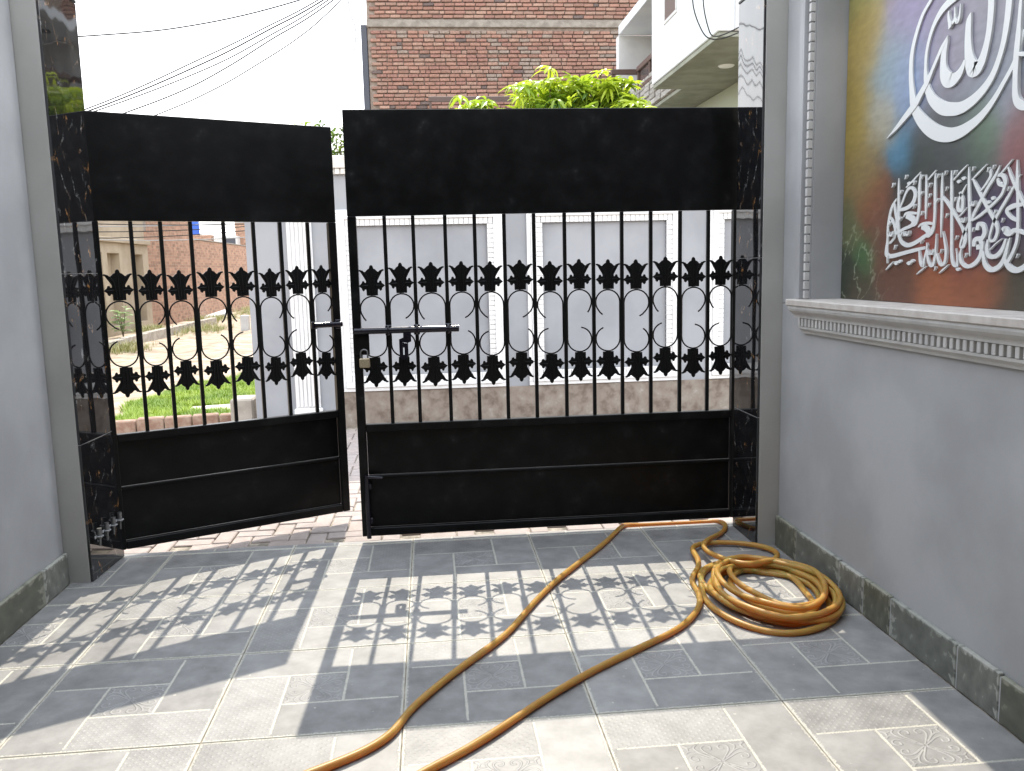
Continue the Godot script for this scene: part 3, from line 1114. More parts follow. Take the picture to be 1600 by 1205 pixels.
# ---------------------------------------------------------------- tall unplastered brick house
func build_brick_house() -> void:
	var H := thing("brick_house", Vector3(-1.17, 0, -20.0), "tall house of bare red brick with grey cement smears, no windows", "house")
	var k := MB.new()
	k.span(Vector3(0.012, -0.1, -8.0), Vector3(10.0, 9.0, -0.055))
	var wall := part(H, "wall", k.mesh(), M.mortar)
	k = MB.new()
	k.span(Vector3(0.0, 6.745, -0.06), Vector3(10.0, 6.905, 0.008), 0.01)
	part(wall, "cement_band", k.mesh(), M.cement_band)
	boxpart(H, "corner_column", Vector3(-0.13, -0.1, -0.4), Vector3(0.0, 6.80, -0.02), M.dark_pipe, 0.01)
	var mats := []
	var cols := [lin(0.33, 0.18, 0.135), lin(0.36, 0.20, 0.15), lin(0.31, 0.165, 0.13), lin(0.37, 0.23, 0.175), lin(0.29, 0.165, 0.125), lin(0.345, 0.215, 0.165), lin(0.15, 0.11, 0.10)]
	for c in cols:
		mats.append(worn(two(c * 0.84, c), 0.7, 0.95, 400 + mats.size(), 0.02, 5, 0.5, 0.05))
	var grim: Material = worn(two(lin(0.22, 0.165, 0.135), lin(0.30, 0.24, 0.20)), 0.7, 0.95, 420, 0.02, 5, 0.5, 0.05)
	var meshes := []
	for i in 4:
		k = MB.new()
		k.box(Vector3.ZERO, Vector3(0.222, 0.068, 0.07), 0.006 + 0.002 * i)
		for q in k.v.size():
			k.v[q] += Vector3(rr(-0.003, 0.003), rr(-0.003, 0.003), 0)
		meshes.append(k.mesh())
	k = MB.new()
	k.box(Vector3.ZERO, Vector3(0.105, 0.068, 0.07), 0.007)
	var half := k.mesh()
	var all := []
	var rows := int((8.95 - 3.2) / 0.085)
	for r in rows:
		var y := 3.24 + r * 0.085
		if y > 6.70 and y < 6.94:
			continue
		var x := -0.06 if r % 2 else 0.06
		x += rr(-0.03, 0.03)
		while x < 7.6:
			var step := 0.236 + rr(-0.012, 0.012)
			var hb := rng.randf() < 0.13
			if hb:
				step = 0.118
			var cx := x + step / 2
			if cx > 0.1:
				var bare := false
				for sm in [[2.9, 0.16, 5.5], [3.62, 0.16, 5.4], [0.75, 0.12, 6.2], [1.5, 0.1, 6.3], [5.35, 0.12, 6.0], [5.75, 0.15, 5.6]]:
					if absf(cx - sm[0] + 0.06 * sin(y * 9.0)) < sm[1] and y > sm[2] and y < 6.8 and rng.randf() < 0.55:
						bare = true
				if y > 6.55 and y < 6.8 and rng.randf() < 0.22:
					bare = true
				var sc := absf(y - 6.1) * 1.5 + (0.0 if cx > 0 and cx < 4.6 else 6.0)
				all.append([sc, cx, y, bare, hb, r])
			x += step
	all.sort_custom(func(a, b): return a[0] < b[0])
	var xs := []
	var cs := []
	for i in all.size():
		var q: Array = all[i]
		var b := Basis.from_euler(Vector3(rr(-0.05, 0.05), rr(-0.03, 0.03), rr(-0.012, 0.012)))
		var o := Vector3(q[1], q[2] + rr(-0.004, 0.004), -0.042 + rr(-0.010, 0.008))
		var ci := rng.randi() % 6
		if rng.randf() < 0.05:
			ci = 6
		if i < 290:
			var bp := part(wall, "brick", half if q[4] else meshes[rng.randi() % 4], grim if q[3] else mats[ci])
			bp.transform = Transform3D(b, o)
		else:
			if q[4]:
				b = b * Basis.from_scale(Vector3(0.47, 1, 1))
			xs.append(Transform3D(b, o))
			cs.append((Color(0.26, 0.205, 0.17) if q[3] else cols[ci].srgb_to_linear()) * rr(0.85, 1.1))
	many(wall, "other_bricks", meshes[1], M.copies, xs, cs)

# ---------------------------------------------------------------- the alley seen through the left leaf
func build_alley() -> void:
	var B := thing("beige_house", Vector3(-7.1, 0, -10.0), "beige plastered house wall with tall recessed niches along the alley", "house")
	var k := MB.new()
	k.span(Vector3(-5.0, -0.1, -12.75), Vector3(-0.20, 2.16, 6.0))
	k.span(Vector3(-5.0, 2.27, -12.75), Vector3(-0.06, 3.5, 6.0), 0.01)
	var bw := part(B, "wall", k.mesh(), M.beige)
	k = MB.new()
	var ns := [5.0, 4.3, 3.2, 2.5, 1.4, 0.7, -0.4, -1.1, -2.2, -2.9, -4.0, -4.7, -5.8, -6.5, -7.5, -8.1, -8.95, -9.64, -9.94, -10.70, -11.76, -12.33]
	var z := 6.0
	for i in range(0, ns.size(), 2):
		k.span(Vector3(-0.199, 0.0, ns[i]), Vector3(0.0, 2.16, z), 0.004)
		k.span(Vector3(-0.199, 0.0, ns[i + 1]), Vector3(0.0, 0.28, ns[i]), 0.004)
		k.span(Vector3(-0.199, 1.92, ns[i + 1]), Vector3(0.0, 2.16, ns[i]), 0.004)
		z = ns[i + 1]
	k.span(Vector3(-0.199, 0.0, -12.75), Vector3(0.0, 2.16, z), 0.004)
	part(bw, "niche_surround", k.mesh(), M.beige)
	boxpart(B, "ledge", Vector3(-0.5, 2.162, -12.8), Vector3(0.07, 2.268, 6.0), M.beige, 0.01)
	var T := thing("brick_house", Vector3(-7.4, 0, -22.78), "two storey bare brick building beside the beige wall in the alley", "house")
	k = MB.new()
	k.span(Vector3(-6.0, -0.1, -5.2), Vector3(0.0, 4.6, 0.0), 0.01)
	part(T, "wall", k.mesh(), M.far_brick)
	boxpart(T, "cement_patch", Vector3(-0.4, 2.55, -0.9), Vector3(0.012, 3.3, -0.05), M.cement_band)
	var W := thing("brick_wall", Vector3(-7.42, 0, -28.0), "lower bare brick boundary wall at the far end of the alley", "wall")
	k = MB.new()
	k.span(Vector3(-0.24, -0.1, -10.3), Vector3(0.0, 2.50, 0.0), 0.008)
	part(W, "wall_face", k.mesh(), M.far_brick)
	boxpart(W, "coping", Vector3(-0.27, 2.502, -10.3), Vector3(0.03, 2.54, -0.002), M.cement_band, 0.008)
	boxpart(W, "end_pier", Vector3(-0.2, -0.1, -10.2), Vector3(0.10, 2.50, -9.75), M.far_brick, 0.008)
	# distant things above that wall
	var D := thing("brick_house", Vector3(-17.0, 0, -60.0), "distant brick house with flat roof above the alley wall", "house")
	k = MB.new()
	k.span(Vector3(-4.6, -0.1, -6.0), Vector3(2.5, 4.05, 0.0), 0.02)
	k.span(Vector3(4.0, -0.1, -6.0), Vector3(9.0, 4.95, -0.4), 0.02)
	part(D, "wall", k.mesh(), M.far_brick)
	boxpart(D, "white_store", Vector3(2.8, -0.1, -0.39), Vector3(4.3, 3.92, 0.6), M.house_shade, 0.02)
	boxpart(D, "shutter", Vector3(3.4, 3.0, 0.602), Vector3(4.2, 3.8, 0.64), M.dark_pipe, 0.01)
	var K := thing("water_tank", Vector3(-15.75, 4.052, -60.6), "blue plastic rooftop water tank far beyond the gate", "tank")
	k = MB.new()
	k.lathe([Vector2(0.0, 0.0), Vector2(0.36, 0.0), Vector2(0.37, 0.06), Vector2(0.35, 0.25), Vector2(0.37, 0.45), Vector2(0.35, 0.65), Vector2(0.36, 0.85), Vector2(0.30, 1.0), Vector2(0.14, 1.08), Vector2(0.0, 1.09)], 24)
	part(K, "tank_body", k.mesh(), M.blue)
	# the concrete kerb and what grows along it
	var C := thing("roadside_kerb", Vector3(-6.18, 0, -12.0), "raised concrete kerb along the beige wall in the alley", "kerb")
	for i in 9:
		boxpart(C, "kerb_stone", Vector3(-0.16, -0.1, -1.5 * i - 1.49), Vector3(0.0, 0.15 + rr(-0.012, 0.012), -1.5 * i), M.concrete, 0.012)
	var S := MB.new()
	S.span(Vector3(-7.09, -0.1, -25.5), Vector3(-6.35, 0.06, -6.0))
	var strip := part(self, "planting_strip", S.mesh(), M.sand, "structure")
	strip.set_meta("label", "narrow strip of soil between kerb and beige wall")
	leafy_weed(Vector3(-6.75, 0.06, -19.5), "broad leaved pale green weed growing by the beige wall")
	# garden edging, slab, stub and marker stone
	var E := thing("garden_kerb", Vector3(-2.95, 0, -7.93), "low brick edging in front of the bright grass patch", "kerb")
	for i in 6:
		var kb := boxpart(E, "kerb_stone", Vector3(0.0, -0.1, -0.12), Vector3(0.232, 0.085 + rr(-0.008, 0.006), 0.0), M.kerb_brick, 0.01)
		kb.position = Vector3(i * 0.238, 0, -0.04 * i + rr(-0.004, 0.004))
		kb.rotation.y = 0.165
	var slab := boxpart(self, "stone_slab", Vector3(-0.42, -0.06, -0.17), Vector3(0.42, 0.05, 0.17), M.stone_cap, 0.02)
	slab.position = Vector3(-2.12, -0.035, -9.05)
	slab.rotation = Vector3(0.03, 0.08, 0.02)
	tag(slab, "flat pale stone slab lying in the grass patch", "slab")
	var stub := boxpart(self, "concrete_block", Vector3(-0.11, -0.1, -0.3), Vector3(0.10, 0.235, 0.0), M.concrete, 0.015)
	stub.position = Vector3(-1.765, 0, -8.0)
	tag(stub, "small concrete block beside the end of the grey boundary wall", "block")
	var mark := boxpart(self, "marker_stone", Vector3(-0.1, -0.1, -0.1), Vector3(0.1, 0.34, 0.1), M.house_shade, 0.015)
	mark.position = Vector3(-4.7, 0, -22.3)
	tag(mark, "short whitish marker stone standing in the sandy alley", "marker stone")
	var board := boxpart(self, "broken_board", Vector3(-0.5, 0.0, -0.35), Vector3(0.5, 0.06, 0.35), M.house_white, 0.01)
	board.position = Vector3(-7.05, 0.02, -29.0)
	board.rotation = Vector3(0.1, 0.4, 0.28)
	tag(board, "pale broken board lying at the foot of the far brick wall", "board")

func leafy_weed(at: Vector3, label: String) -> void:
	var P := thing("weed_plant", at, label, "plant")
	var st := MB.new()
	var lf := MB.new()
	for s in 3:
		var tip := Vector3(rr(-0.12, 0.12), rr(0.5, 0.85), rr(-0.12, 0.12))
		st.tube([Vector3.ZERO, tip * 0.5, tip], [0.012, 0.009, 0.005], 5)
		for i in 9:
			var a := i * 2.4 + s
			var h := 0.2 + 0.8 * i / 9.0
			leaf_into(lf, tip * h, Vector3(cos(a), 0.35, sin(a)).normalized(), 0.26, 0.14, 0.25)
	part(P, "stem", st.mesh(), M.bark)
	var m := mat(lin(0.22, 0.30, 0.16), 0.6)
	m.backlight_enabled = true
	m.backlight = lin(0.25, 0.35, 0.15)
	part(P, "foliage", lf.mesh(), m)

# a leaf with a folded midrib and a drooping tip
func leaf_into(k: MB, at: Vector3, d: Vector3, length: float, width: float, droop: float) -> void:
	var side := d.cross(Vector3.UP)
	if side.length() < 0.05:
		side = Vector3.RIGHT
	side = side.normalized()
	var prof := [0.0, 0.75, 1.0, 0.7, 0.0]
	var prev := []
	for i in 5:
		var u := i / 4.0
		var c := at + d * length * u + Vector3.DOWN * droop * length * u * u
		var nn := side.cross((d + Vector3.DOWN * droop * 2.0 * u).normalized()).normalized()
		if nn.y < 0:
			nn = -nn
		var w: float = prof[i] * width / 2.0
		var row := [k.vert(c - side * w + nn * w * 0.35, (nn + side * 0.35).normalized(), Vector2(0, u)), k.vert(c, nn, Vector2(0.5, u)), k.vert(c + side * w + nn * w * 0.35, (nn - side * 0.35).normalized(), Vector2(1, u))]
		if i > 0:
			for q in 2:
				k.face(prev[q], prev[q + 1], row[q])
				k.face(prev[q + 1], row[q + 1], row[q])
		prev = row

# ---------------------------------------------------------------- the two gate leaves
var rosette: ArrayMesh

func rosette_mesh() -> ArrayMesh:
	var half := [Vector2(0, 730), Vector2(12, 735), Vector2(21, 750), Vector2(26, 773), Vector2(45, 783), Vector2(60, 798), Vector2(72, 812), Vector2(88, 812), Vector2(106, 796), Vector2(126, 785), Vector2(145, 785), Vector2(152, 797), Vector2(128, 812), Vector2(112, 842), Vector2(88, 884), Vector2(69, 920), Vector2(68, 944), Vector2(84, 945), Vector2(88, 931), Vector2(98, 922), Vector2(112, 927), Vector2(120, 953), Vector2(138, 968), Vector2(156, 984), Vector2(140, 998), Vector2(120, 1014), Vector2(117, 1035), Vector2(100, 1049), Vector2(88, 1040), Vector2(82, 1026), Vector2(68, 1031), Vector2(66, 1105)]
	var outl := PackedVector2Array()
	var s := 0.0635 / 152.0
	var mid := 917.0
	for p in half:
		outl.append(Vector2(p.x * s, (mid - p.y) * 0.000401))
	for i in range(half.size() - 1, 0, -1):
		outl.append(Vector2(-half[i].x * s, (mid - half[i].y) * 0.000401))
	var k := MB.new()
	k.prism(outl, -0.004, 0.004)
	# cast ribs on both faces
	for f in [-0.0045, 0.0045]:
		k.tube([Vector3(0, -0.06, f), Vector3(0, 0.066, f)], [0.004, 0.002], 6)
		for g in [-1.0, 1.0]:
			k.tube(curve([Vector3(g * 0.012, -0.07, f), Vector3(g * 0.015, -0.02, f), Vector3(g * 0.022, 0.02, f), Vector3(g * 0.045, 0.048, f)], 4), 0.003, 5)
			k.tube([Vector3(g * 0.02, -0.026, f), Vector3(g * 0.054, -0.027, f)], [0.004, 0.002], 5)
	return k.mesh()

func gate_leaf(at: Vector3, turn: float, s: float, bars: Array, x_hinge: float, x_free: float, label: String) -> Node3D:
	# local x runs along the leaf; s is +1 when the free edge lies at +x
	var G := thing("gate_leaf", at, label, "gate", "leaves of the black steel gate")
	G.rotation.y = turn
	var yb := 0.035
	var yt := 2.156
	var xa: float = min(x_hinge, x_free)
	var xb: float = max(x_hinge, x_free)
	boxpart(G, "top_panel", Vector3(xa, 1.652, -0.017), Vector3(xb, yt, 0.019), M.gate, 0.003)
	for x in [xa, xb - 0.042]:
		boxpart(G, "stile", Vector3(x, yb, -0.02), Vector3(x + 0.042, 1.651, 0.02), M.gate, 0.003)
	for q in [[yb, yb + 0.042], [0.578, 0.618], [0.337, 0.352]]:
		boxpart(G, "rail", Vector3(xa + 0.043, q[0], -0.02), Vector3(xb - 0.043, q[1], 0.019 if q[0] != 0.337 else 0.004), M.gate, 0.003)
	boxpart(G, "bottom_panel", Vector3(xa + 0.043, 0.353, -0.012), Vector3(xb - 0.043, 0.577, -0.009), M.gate)
	boxpart(G, "bottom_panel", Vector3(xa + 0.043, 0.078, -0.012), Vector3(xb - 0.043, 0.336, -0.009), M.gate)
	var k := MB.new()
	k.span(Vector3(-0.009, 0.619, -0.009), Vector3(0.009, 1.651, 0.009), 0.0015)
	var bm := k.mesh()
	for x in bars:
		var b := part(G, "bar", bm, M.gate_bar)
		b.position = Vector3(x + rr(-0.002, 0.002), 0, 0)
	# one bay between each two bars: a casting above, a bent wire C, a casting below
	var xs := bars.duplicate()
	xs.append(xa + 0.031)
	xs.append(xb - 0.031)
	xs.sort()
	for i in xs.size() - 1:
		var w: float = xs[i + 1] - xs[i]
		var c: float = (xs[i] + xs[i + 1]) / 2.0
		var jy := rr(-0.007, 0.007)
		var jl := rr(-0.010, 0.010)
		var up := part(G, "ornament", rosette, M.gate_bar)
		up.position = Vector3(c + rr(-0.003, 0.003), 1.345 + jy, 0)
		up.rotation = Vector3(rr(-0.05, 0.05), rr(-0.07, 0.07), rr(-0.03, 0.03))
		up.scale.x = clampf(w / 0.146, 0.88, 1.05)
		var lo := part(G, "ornament", rosette, M.gate_bar)
		lo.position = Vector3(c + rr(-0.003, 0.003), 0.872 + jl, 0)
		lo.rotation = Vector3(rr(-0.05, 0.05), rr(-0.07, 0.07), PI + rr(-0.04, 0.04))
		lo.scale.x = up.scale.x
		var r := w / 2.0 - 0.011
		var cu := 1.266 + jy - r
		var cl := 0.950 + jl + r
		var open_side := -1.0 if i % 2 == 0 else 1.0
		var pts := []
		var end_u := rr(228.0, 262.0)
		var end_l := rr(96.0, 128.0)
		for q in 19:
			var a := deg_to_rad(lerpf(end_u, 0.0, q / 18.0))
			var g := r * (1.0 if q > 2 else 1.0 + 0.05 * (2 - q))
			pts.append(Vector3(c - open_side * cos(a) * g, cu + sin(a) * g, 0))
		for q in 19:
			var a := deg_to_rad(lerpf(360.0, end_l, q / 18.0))
			pts.append(Vector3(c - open_side * cos(a) * r, cl + sin(a) * r, 0))
		k = MB.new()
		k.tube(pts, 0.0042, 6)
		part(G, "scroll", k.mesh(), M.gate_bar)
	return G

func build_gates() -> void:
	rosette = rosette_mesh()
	var Lb := [0.139, 0.277, 0.418, 0.576, 0.729, 0.870, 1.018]
	var L := gate_leaf(Vector3(-1.555, 0, -4.29), deg_to_rad(25.8), 1.0, Lb, -0.045, 1.172, "left leaf of the black steel gate, narrow and standing ajar outwards")
	# receiver of the bolt on the free edge
	var k := MB.new()
	k.tube([Vector3(1.018, 1.10, 0.034), Vector3(1.172, 1.10, 0.034)], 0.015, 14)
	k.box(Vector3(1.15, 1.10, 0.022), Vector3(0.03, 0.05, 0.02), 0.003)
	k.box(Vector3(1.018, 1.10, 0.022), Vector3(0.03, 0.04, 0.02), 0.003)
	part(L, "bolt_receiver", k.mesh(), M.bolt)
	var Rb := []
	for x in [-0.208, -0.067, 0.09, 0.236, 0.383, 0.534, 0.686, 0.833, 0.98, 1.132, 1.283, 1.429]:
		Rb.append(x)
	var R := gate_leaf(Vector3(0, 0, -4.30), 0.0, -1.0, Rb, 1.60, -0.385, "right leaf of the black steel gate, wide and closed, with slide bolt")
	# long slide bolt with its clips, hasp and mounting plate
	k = MB.new()
	k.tube([Vector3(-0.375, 1.092, 0.042), Vector3(0.142, 1.092, 0.042)], 0.0165, 18)
	var bolt := part(R, "slide_bolt", k.mesh(), M.bolt)
	for x in [-0.208, -0.067, 0.09]:
		k = MB.new()
		var ring := []
		for q in 15:
			ring.append(Vector3(x, 1.092 + 0.0195 * cos(PI * q / 14), 0.042 + 0.0195 * sin(PI * q / 14)))
		for q in ring.size() - 1:
			k.tube([ring[q], ring[q + 1]], 0.0055, 6)
		k.box(Vector3(x, 1.092, 0.026), Vector3(0.03, 0.052, 0.03), 0.003)
		part(bolt, "bolt_clip", k.mesh(), M.bolt)
	# hasp: a strap that widens, stepped to the left, with a slot
	k = MB.new()
	k.prism(PackedVector2Array([Vector2(-0.009, 0.0), Vector2(0.030, 0.0), Vector2(0.030, -0.050), Vector2(0.012, -0.058), Vector2(-0.030, -0.048), Vector2(-0.030, -0.038), Vector2(-0.009, -0.030)]), 0.0, 0.005)
	k.span(Vector3(-0.030, -0.125, 0.0), Vector3(-0.012, -0.0485, 0.005))
	k.span(Vector3(-0.0119, -0.080, 0.0), Vector3(-0.0051, -0.0545, 0.005))
	k.span(Vector3(-0.0119, -0.125, 0.0), Vector3(-0.0051, -0.116, 0.005))
	k.span(Vector3(-0.005, -0.125, 0.0), Vector3(0.014, -0.0585, 0.005))
	k.prism(PackedVector2Array([Vector2(-0.030, -0.1252), Vector2(0.014, -0.1252), Vector2(0.004, -0.140), Vector2(-0.019, -0.140)]), 0.0, 0.005)
	for q in k.v.size():
		k.v[q] += Vector3(-0.127, 1.085, 0.050)
	part(bolt, "hasp", k.mesh(), M.bolt)
	boxpart(R, "lock_plate", Vector3(-0.378, 0.972, 0.021), Vector3(-0.305, 1.078, 0.027), M.gate, 0.002)
	# drop bolt low on the free edge
	k = MB.new()
	k.tube([Vector3(-0.350, 0.03, 0.035), Vector3(-0.350, 0.36, 0.035)], 0.012, 12)
	k.box(Vector3(-0.345, 0.30, 0.026), Vector3(0.034, 0.03, 0.012), 0.002)
	k.box(Vector3(-0.345, 0.12, 0.026), Vector3(0.034, 0.03, 0.012), 0.002)
	var db := part(R, "drop_bolt", k.mesh(), M.bolt)
	k = MB.new()
	k.tube([Vector3(-0.350, 0.352, 0.036), Vector3(-0.268, 0.346, 0.048)], 0.009, 10)
	part(db, "bolt_handle", k.mesh(), M.bolt)
	# padlock hooked in the plate
	var P := thing("padlock", Vector3(-0.331, 0.905, -4.262), "small brass padlock hanging open on the slide bolt plate", "padlock")
	k = MB.new()
	k.box(Vector3(0, 0.028, 0), Vector3(0.052, 0.048, 0.019), 0.005)
	part(P, "body", k.mesh(), M.brass)
	k = MB.new()
	var sh := [Vector3(-0.017, 0.05, 0), Vector3(-0.017, 0.078, 0)]
	for q in 9:
		sh.append(Vector3(-0.017 * cos(PI * q / 8), 0.078 + 0.017 * sin(PI * q / 8), 0))
	sh.append(Vector3(0.017, 0.05, 0))
	k.tube(sh, 0.0042, 8)
	part(P, "shackle", k.mesh(), M.steel)
	P.rotation.z = 0.02

# ---------------------------------------------------------------- calligraphy
func ribbon(k: MB, st: Array, depth: float) -> void:
	# a pen stroke with its own width at every point, raised from the sheet; widths are true across z and y
	var pts := []
	for q in st:
		var kk: float = 1.9 / absf(q.x)
		pts.append(Vector3(q.x, q.y, q.z) if true else Vector3(kk, 0, 0))
	var sm := curve(pts, 5)
	var lo := []
	var hi := []
	for i in sm.size():
		var a: Vector3 = sm[max(i - 1, 0)]
		var b: Vector3 = sm[min(i + 1, sm.size() - 1)]
		var kk: float = 1.9 / absf(sm[i].x)
		var d := Vector2((b.x - a.x) * kk, b.y - a.y).normalized()
		var nn := Vector2(-d.y / kk, d.x)
		var w: float = max(sm[i].z, 0.0008) * 0.5
		lo.append(Vector2(sm[i].x, sm[i].y) - nn * w)
		hi.append(Vector2(sm[i].x, sm[i].y) + nn * w)
	var x1 := -depth
	for i in sm.size() - 1:
		var A: Vector2 = lo[i]
		var B: Vector2 = lo[i + 1]
		var C: Vector2 = hi[i + 1]
		var D: Vector2 = hi[i]
		k.poly([Vector3(x1, A.y, A.x), Vector3(x1, B.y, B.x), Vector3(x1, C.y, C.x), Vector3(x1, D.y, D.x)], Vector3(-1, 0, 0))
		for e in [[A, B, -1.0], [D, C, 1.0]]:
			var f: Vector2 = e[1] - e[0]
			if f.length() < 1e-6:
				continue
			var nr: Vector3 = Vector3(0, f.x, -f.y).normalized() * e[2]
			var outw: Vector2 = ((e[0] + e[1]) - (lo[i] + hi[i])) * 1.0
			if Vector2(nr.z, nr.y).dot(outw) < 0:
				nr = -nr
			k.poly([Vector3(x1, e[0].y, e[0].x), Vector3(x1, e[1].y, e[1].x), Vector3(0.0005, e[1].y, e[1].x), Vector3(0.0005, e[0].y, e[0].x)], nr)
	for e in [0, sm.size() - 1]:
		var A: Vector2 = lo[e]
		var D: Vector2 = hi[e]
		var j: int = 1 if e == 0 else sm.size() - 2
		var dv := (Vector2(sm[e].x, sm[e].y) - Vector2(sm[j].x, sm[j].y)).normalized()
		k.poly([Vector3(x1, A.y, A.x), Vector3(x1, D.y, D.x), Vector3(0.0005, D.y, D.x), Vector3(0.0005, A.y, A.x)], Vector3(0, dv.y, dv.x))

func build_calligraphy() -> void:
	var x := 1.806
	var P := thing("calligraphy_panel", Vector3(x, 0, 0), "colourful blurred painting with raised white Arabic calligraphy in the wall recess", "wall panel")
	var sm := mat(Color.WHITE, 0.42)
	sm.albedo_texture = sheet_texture()
	sm.heightmap_enabled = true
	sm.heightmap_texture = bump_tex(7, 0.05)
	sm.heightmap_scale = 0.05
	var k := MB.new()
	k.span(Vector3(0.0, 1.2185, -3.615), Vector3(0.006, 2.735, -0.86))
	for i in k.v.size():
		k.t[i] = Vector2(clampf((k.v[i].z + 3.60) / 2.7, 0.002, 0.998), clampf((2.72 - k.v[i].y) / 1.51, 0.002, 0.998))
	part(P, "painted_sheet", k.mesh(), sm)
	var ink := mat(lin(0.66, 0.67, 0.66), 0.45)
	k = MB.new()
	var n := 0
	for st in emblem_strokes():
		ribbon(k, st, 0.006 + 0.0006 * (n % 11))
		n += 1
	part(P, "round_emblem", k.mesh(), ink)
	k = MB.new()
	n = 0
	for st in script_strokes():
		ribbon(k, st, 0.004 + 0.00009 * n)
		n += 1
	part(P, "line_of_script", k.mesh(), ink)

# ---------------------------------------------------------------- plants
func whorl(nleaf: int, length: float, width: float, droop: float) -> ArrayMesh:
	var k := MB.new()
	for i in nleaf:
		var a := TAU * i / nleaf * 1.0 + rr(-0.3, 0.3)
		var up := rr(-0.1, 0.75)
		leaf_into(k, Vector3(0, rr(-0.03, 0.02), 0), Vector3(cos(a), up, sin(a)).normalized(), length * rr(0.75, 1.15), width * rr(0.85, 1.15), droop * rr(0.6, 1.4))
	return k.mesh()

func build_tree() -> void:
	var T := thing("mango_tree", Vector3(1.45, 0, -9.6), "leafy mango tree with yellow green drooping leaves behind the wall", "tree")
	var k := MB.new()
	k.tube(curve([Vector3(0, -0.1, 0), Vector3(0.04, 0.7, 0.02), Vector3(0.0, 1.4, 0.0)], 5), [0.11, 0.105, 0.1, 0.098, 0.095, 0.09, 0.088, 0.085, 0.083, 0.08, 0.08], 10)
	var lobes := [[Vector3(-0.22, 2.92, 0.0), 0.56], [Vector3(0.48, 3.00, -0.1), 0.52], [Vector3(0.05, 3.10, -0.2), 0.46], [Vector3(0.80, 2.86, 0.1), 0.42], [Vector3(-0.6, 2.60, 0.1), 0.45], [Vector3(-0.95, 3.06, 0.0), 0.27], [Vector3(0.1, 2.40, 0.3), 0.6], [Vector3(0.55, 3.20, -0.1), 0.30], [Vector3(0.75, 3.15, 0.0), 0.25]]
	var tops := []
	for l in lobes:
		k.tube(curve([Vector3(0, 1.3, 0), Vector3(l[0].x * 0.35, 1.3 + (l[0].y - 1.3) * 0.5, l[0].z * 0.4), l[0]], 5), [0.06, 0.055, 0.05, 0.045, 0.04, 0.035, 0.03, 0.025, 0.02, 0.015, 0.012], 7)
		for q in int(l[1] * l[1] * 260.0) + 10:
			var d := Vector3(rng.randfn(), rng.randfn(), rng.randfn()).normalized()
			var p: Vector3 = l[0] + d * l[1] * pow(rng.randf(), 0.4) * Vector3(1, 0.85, 1)
			tops.append([p, d])
	# two tall shoots
	for sh in [Vector3(-0.06, 3.50, 0.1), Vector3(0.52, 3.48, 0.0)]:
		k.tube([Vector3(sh.x, 2.7, sh.z - 0.1), sh], [0.014, 0.007], 6)
		tops.append([sh, Vector3.UP])
		tops.append([sh + Vector3(0.02, -0.13, 0.02), Vector3.UP])
	part(T, "trunk", k.mesh(), M.bark)
	var kinds := [whorl(10, 0.20, 0.046, 0.75), whorl(8, 0.17, 0.042, 1.0), whorl(12, 0.18, 0.05, 0.5)]
	for w in 3:
		var xs := []
		var cs := []
		for i in tops.size():
			if i % 3 != w:
				continue
			var q: Array = tops[i]
			var b := Basis.from_euler(Vector3(rr(-0.5, 0.5), rr(0, TAU), rr(-0.5, 0.5))) * Basis.from_scale(Vector3.ONE * rr(0.75, 1.15))
			xs.append(Transform3D(b, q[0]))
			# young flushes are yellow green, old leaves deep green
			var young: float = clampf(rng.randf() * 0.9 + (q[1].y - 0.1) * 0.4 + (0.4 if i >= tops.size() - 4 else 0.0), 0.0, 1.0)
			var c := Color(0.08, 0.18, 0.03).lerp(Color(0.52, 0.62, 0.05), young)
			cs.append(c * rr(0.8, 1.2))
		many(T, "crown", kinds[w], M.leaf, xs, cs)

func build_shrub() -> void:
	var T := thing("shrub", Vector3(-0.95, 0, -9.1), "small leafy shrub top showing above the wall in the gap between the gate leaves", "shrub")
	var k := MB.new()
	var xs := []
	var cs := []
	for s in 14:
		var tip := Vector3(rr(-0.4, 0.4), rr(2.5, 2.86), rr(-0.3, 0.3))
		k.tube(curve([Vector3(tip.x * 0.15, -0.1, 0), Vector3(tip.x * 0.4, 1.3, tip.z * 0.3), tip], 4), [0.02, 0.02, 0.018, 0.016, 0.014, 0.012, 0.01, 0.008, 0.005], 6)
		for q in 26:
			var u := 1.0 - 0.012 * q
			var p := Vector3(tip.x * (0.4 + 0.6 * u), tip.y * u, tip.z * u) + Vector3(rr(-0.09, 0.09), rr(-0.05, 0.05), rr(-0.09, 0.09))
			xs.append(Transform3D(Basis.from_euler(Vector3(rr(-0.6, 0.6), rr(0, TAU), rr(-0.6, 0.6))), p))
			cs.append(Color(0.06, 0.12, 0.03).lerp(Color(0.22, 0.30, 0.05), rng.randf()))
	part(T, "stems", k.mesh(), M.bark)
	many(T, "foliage", whorl(6, 0.075, 0.032, 0.3), M.leaf, xs, cs)

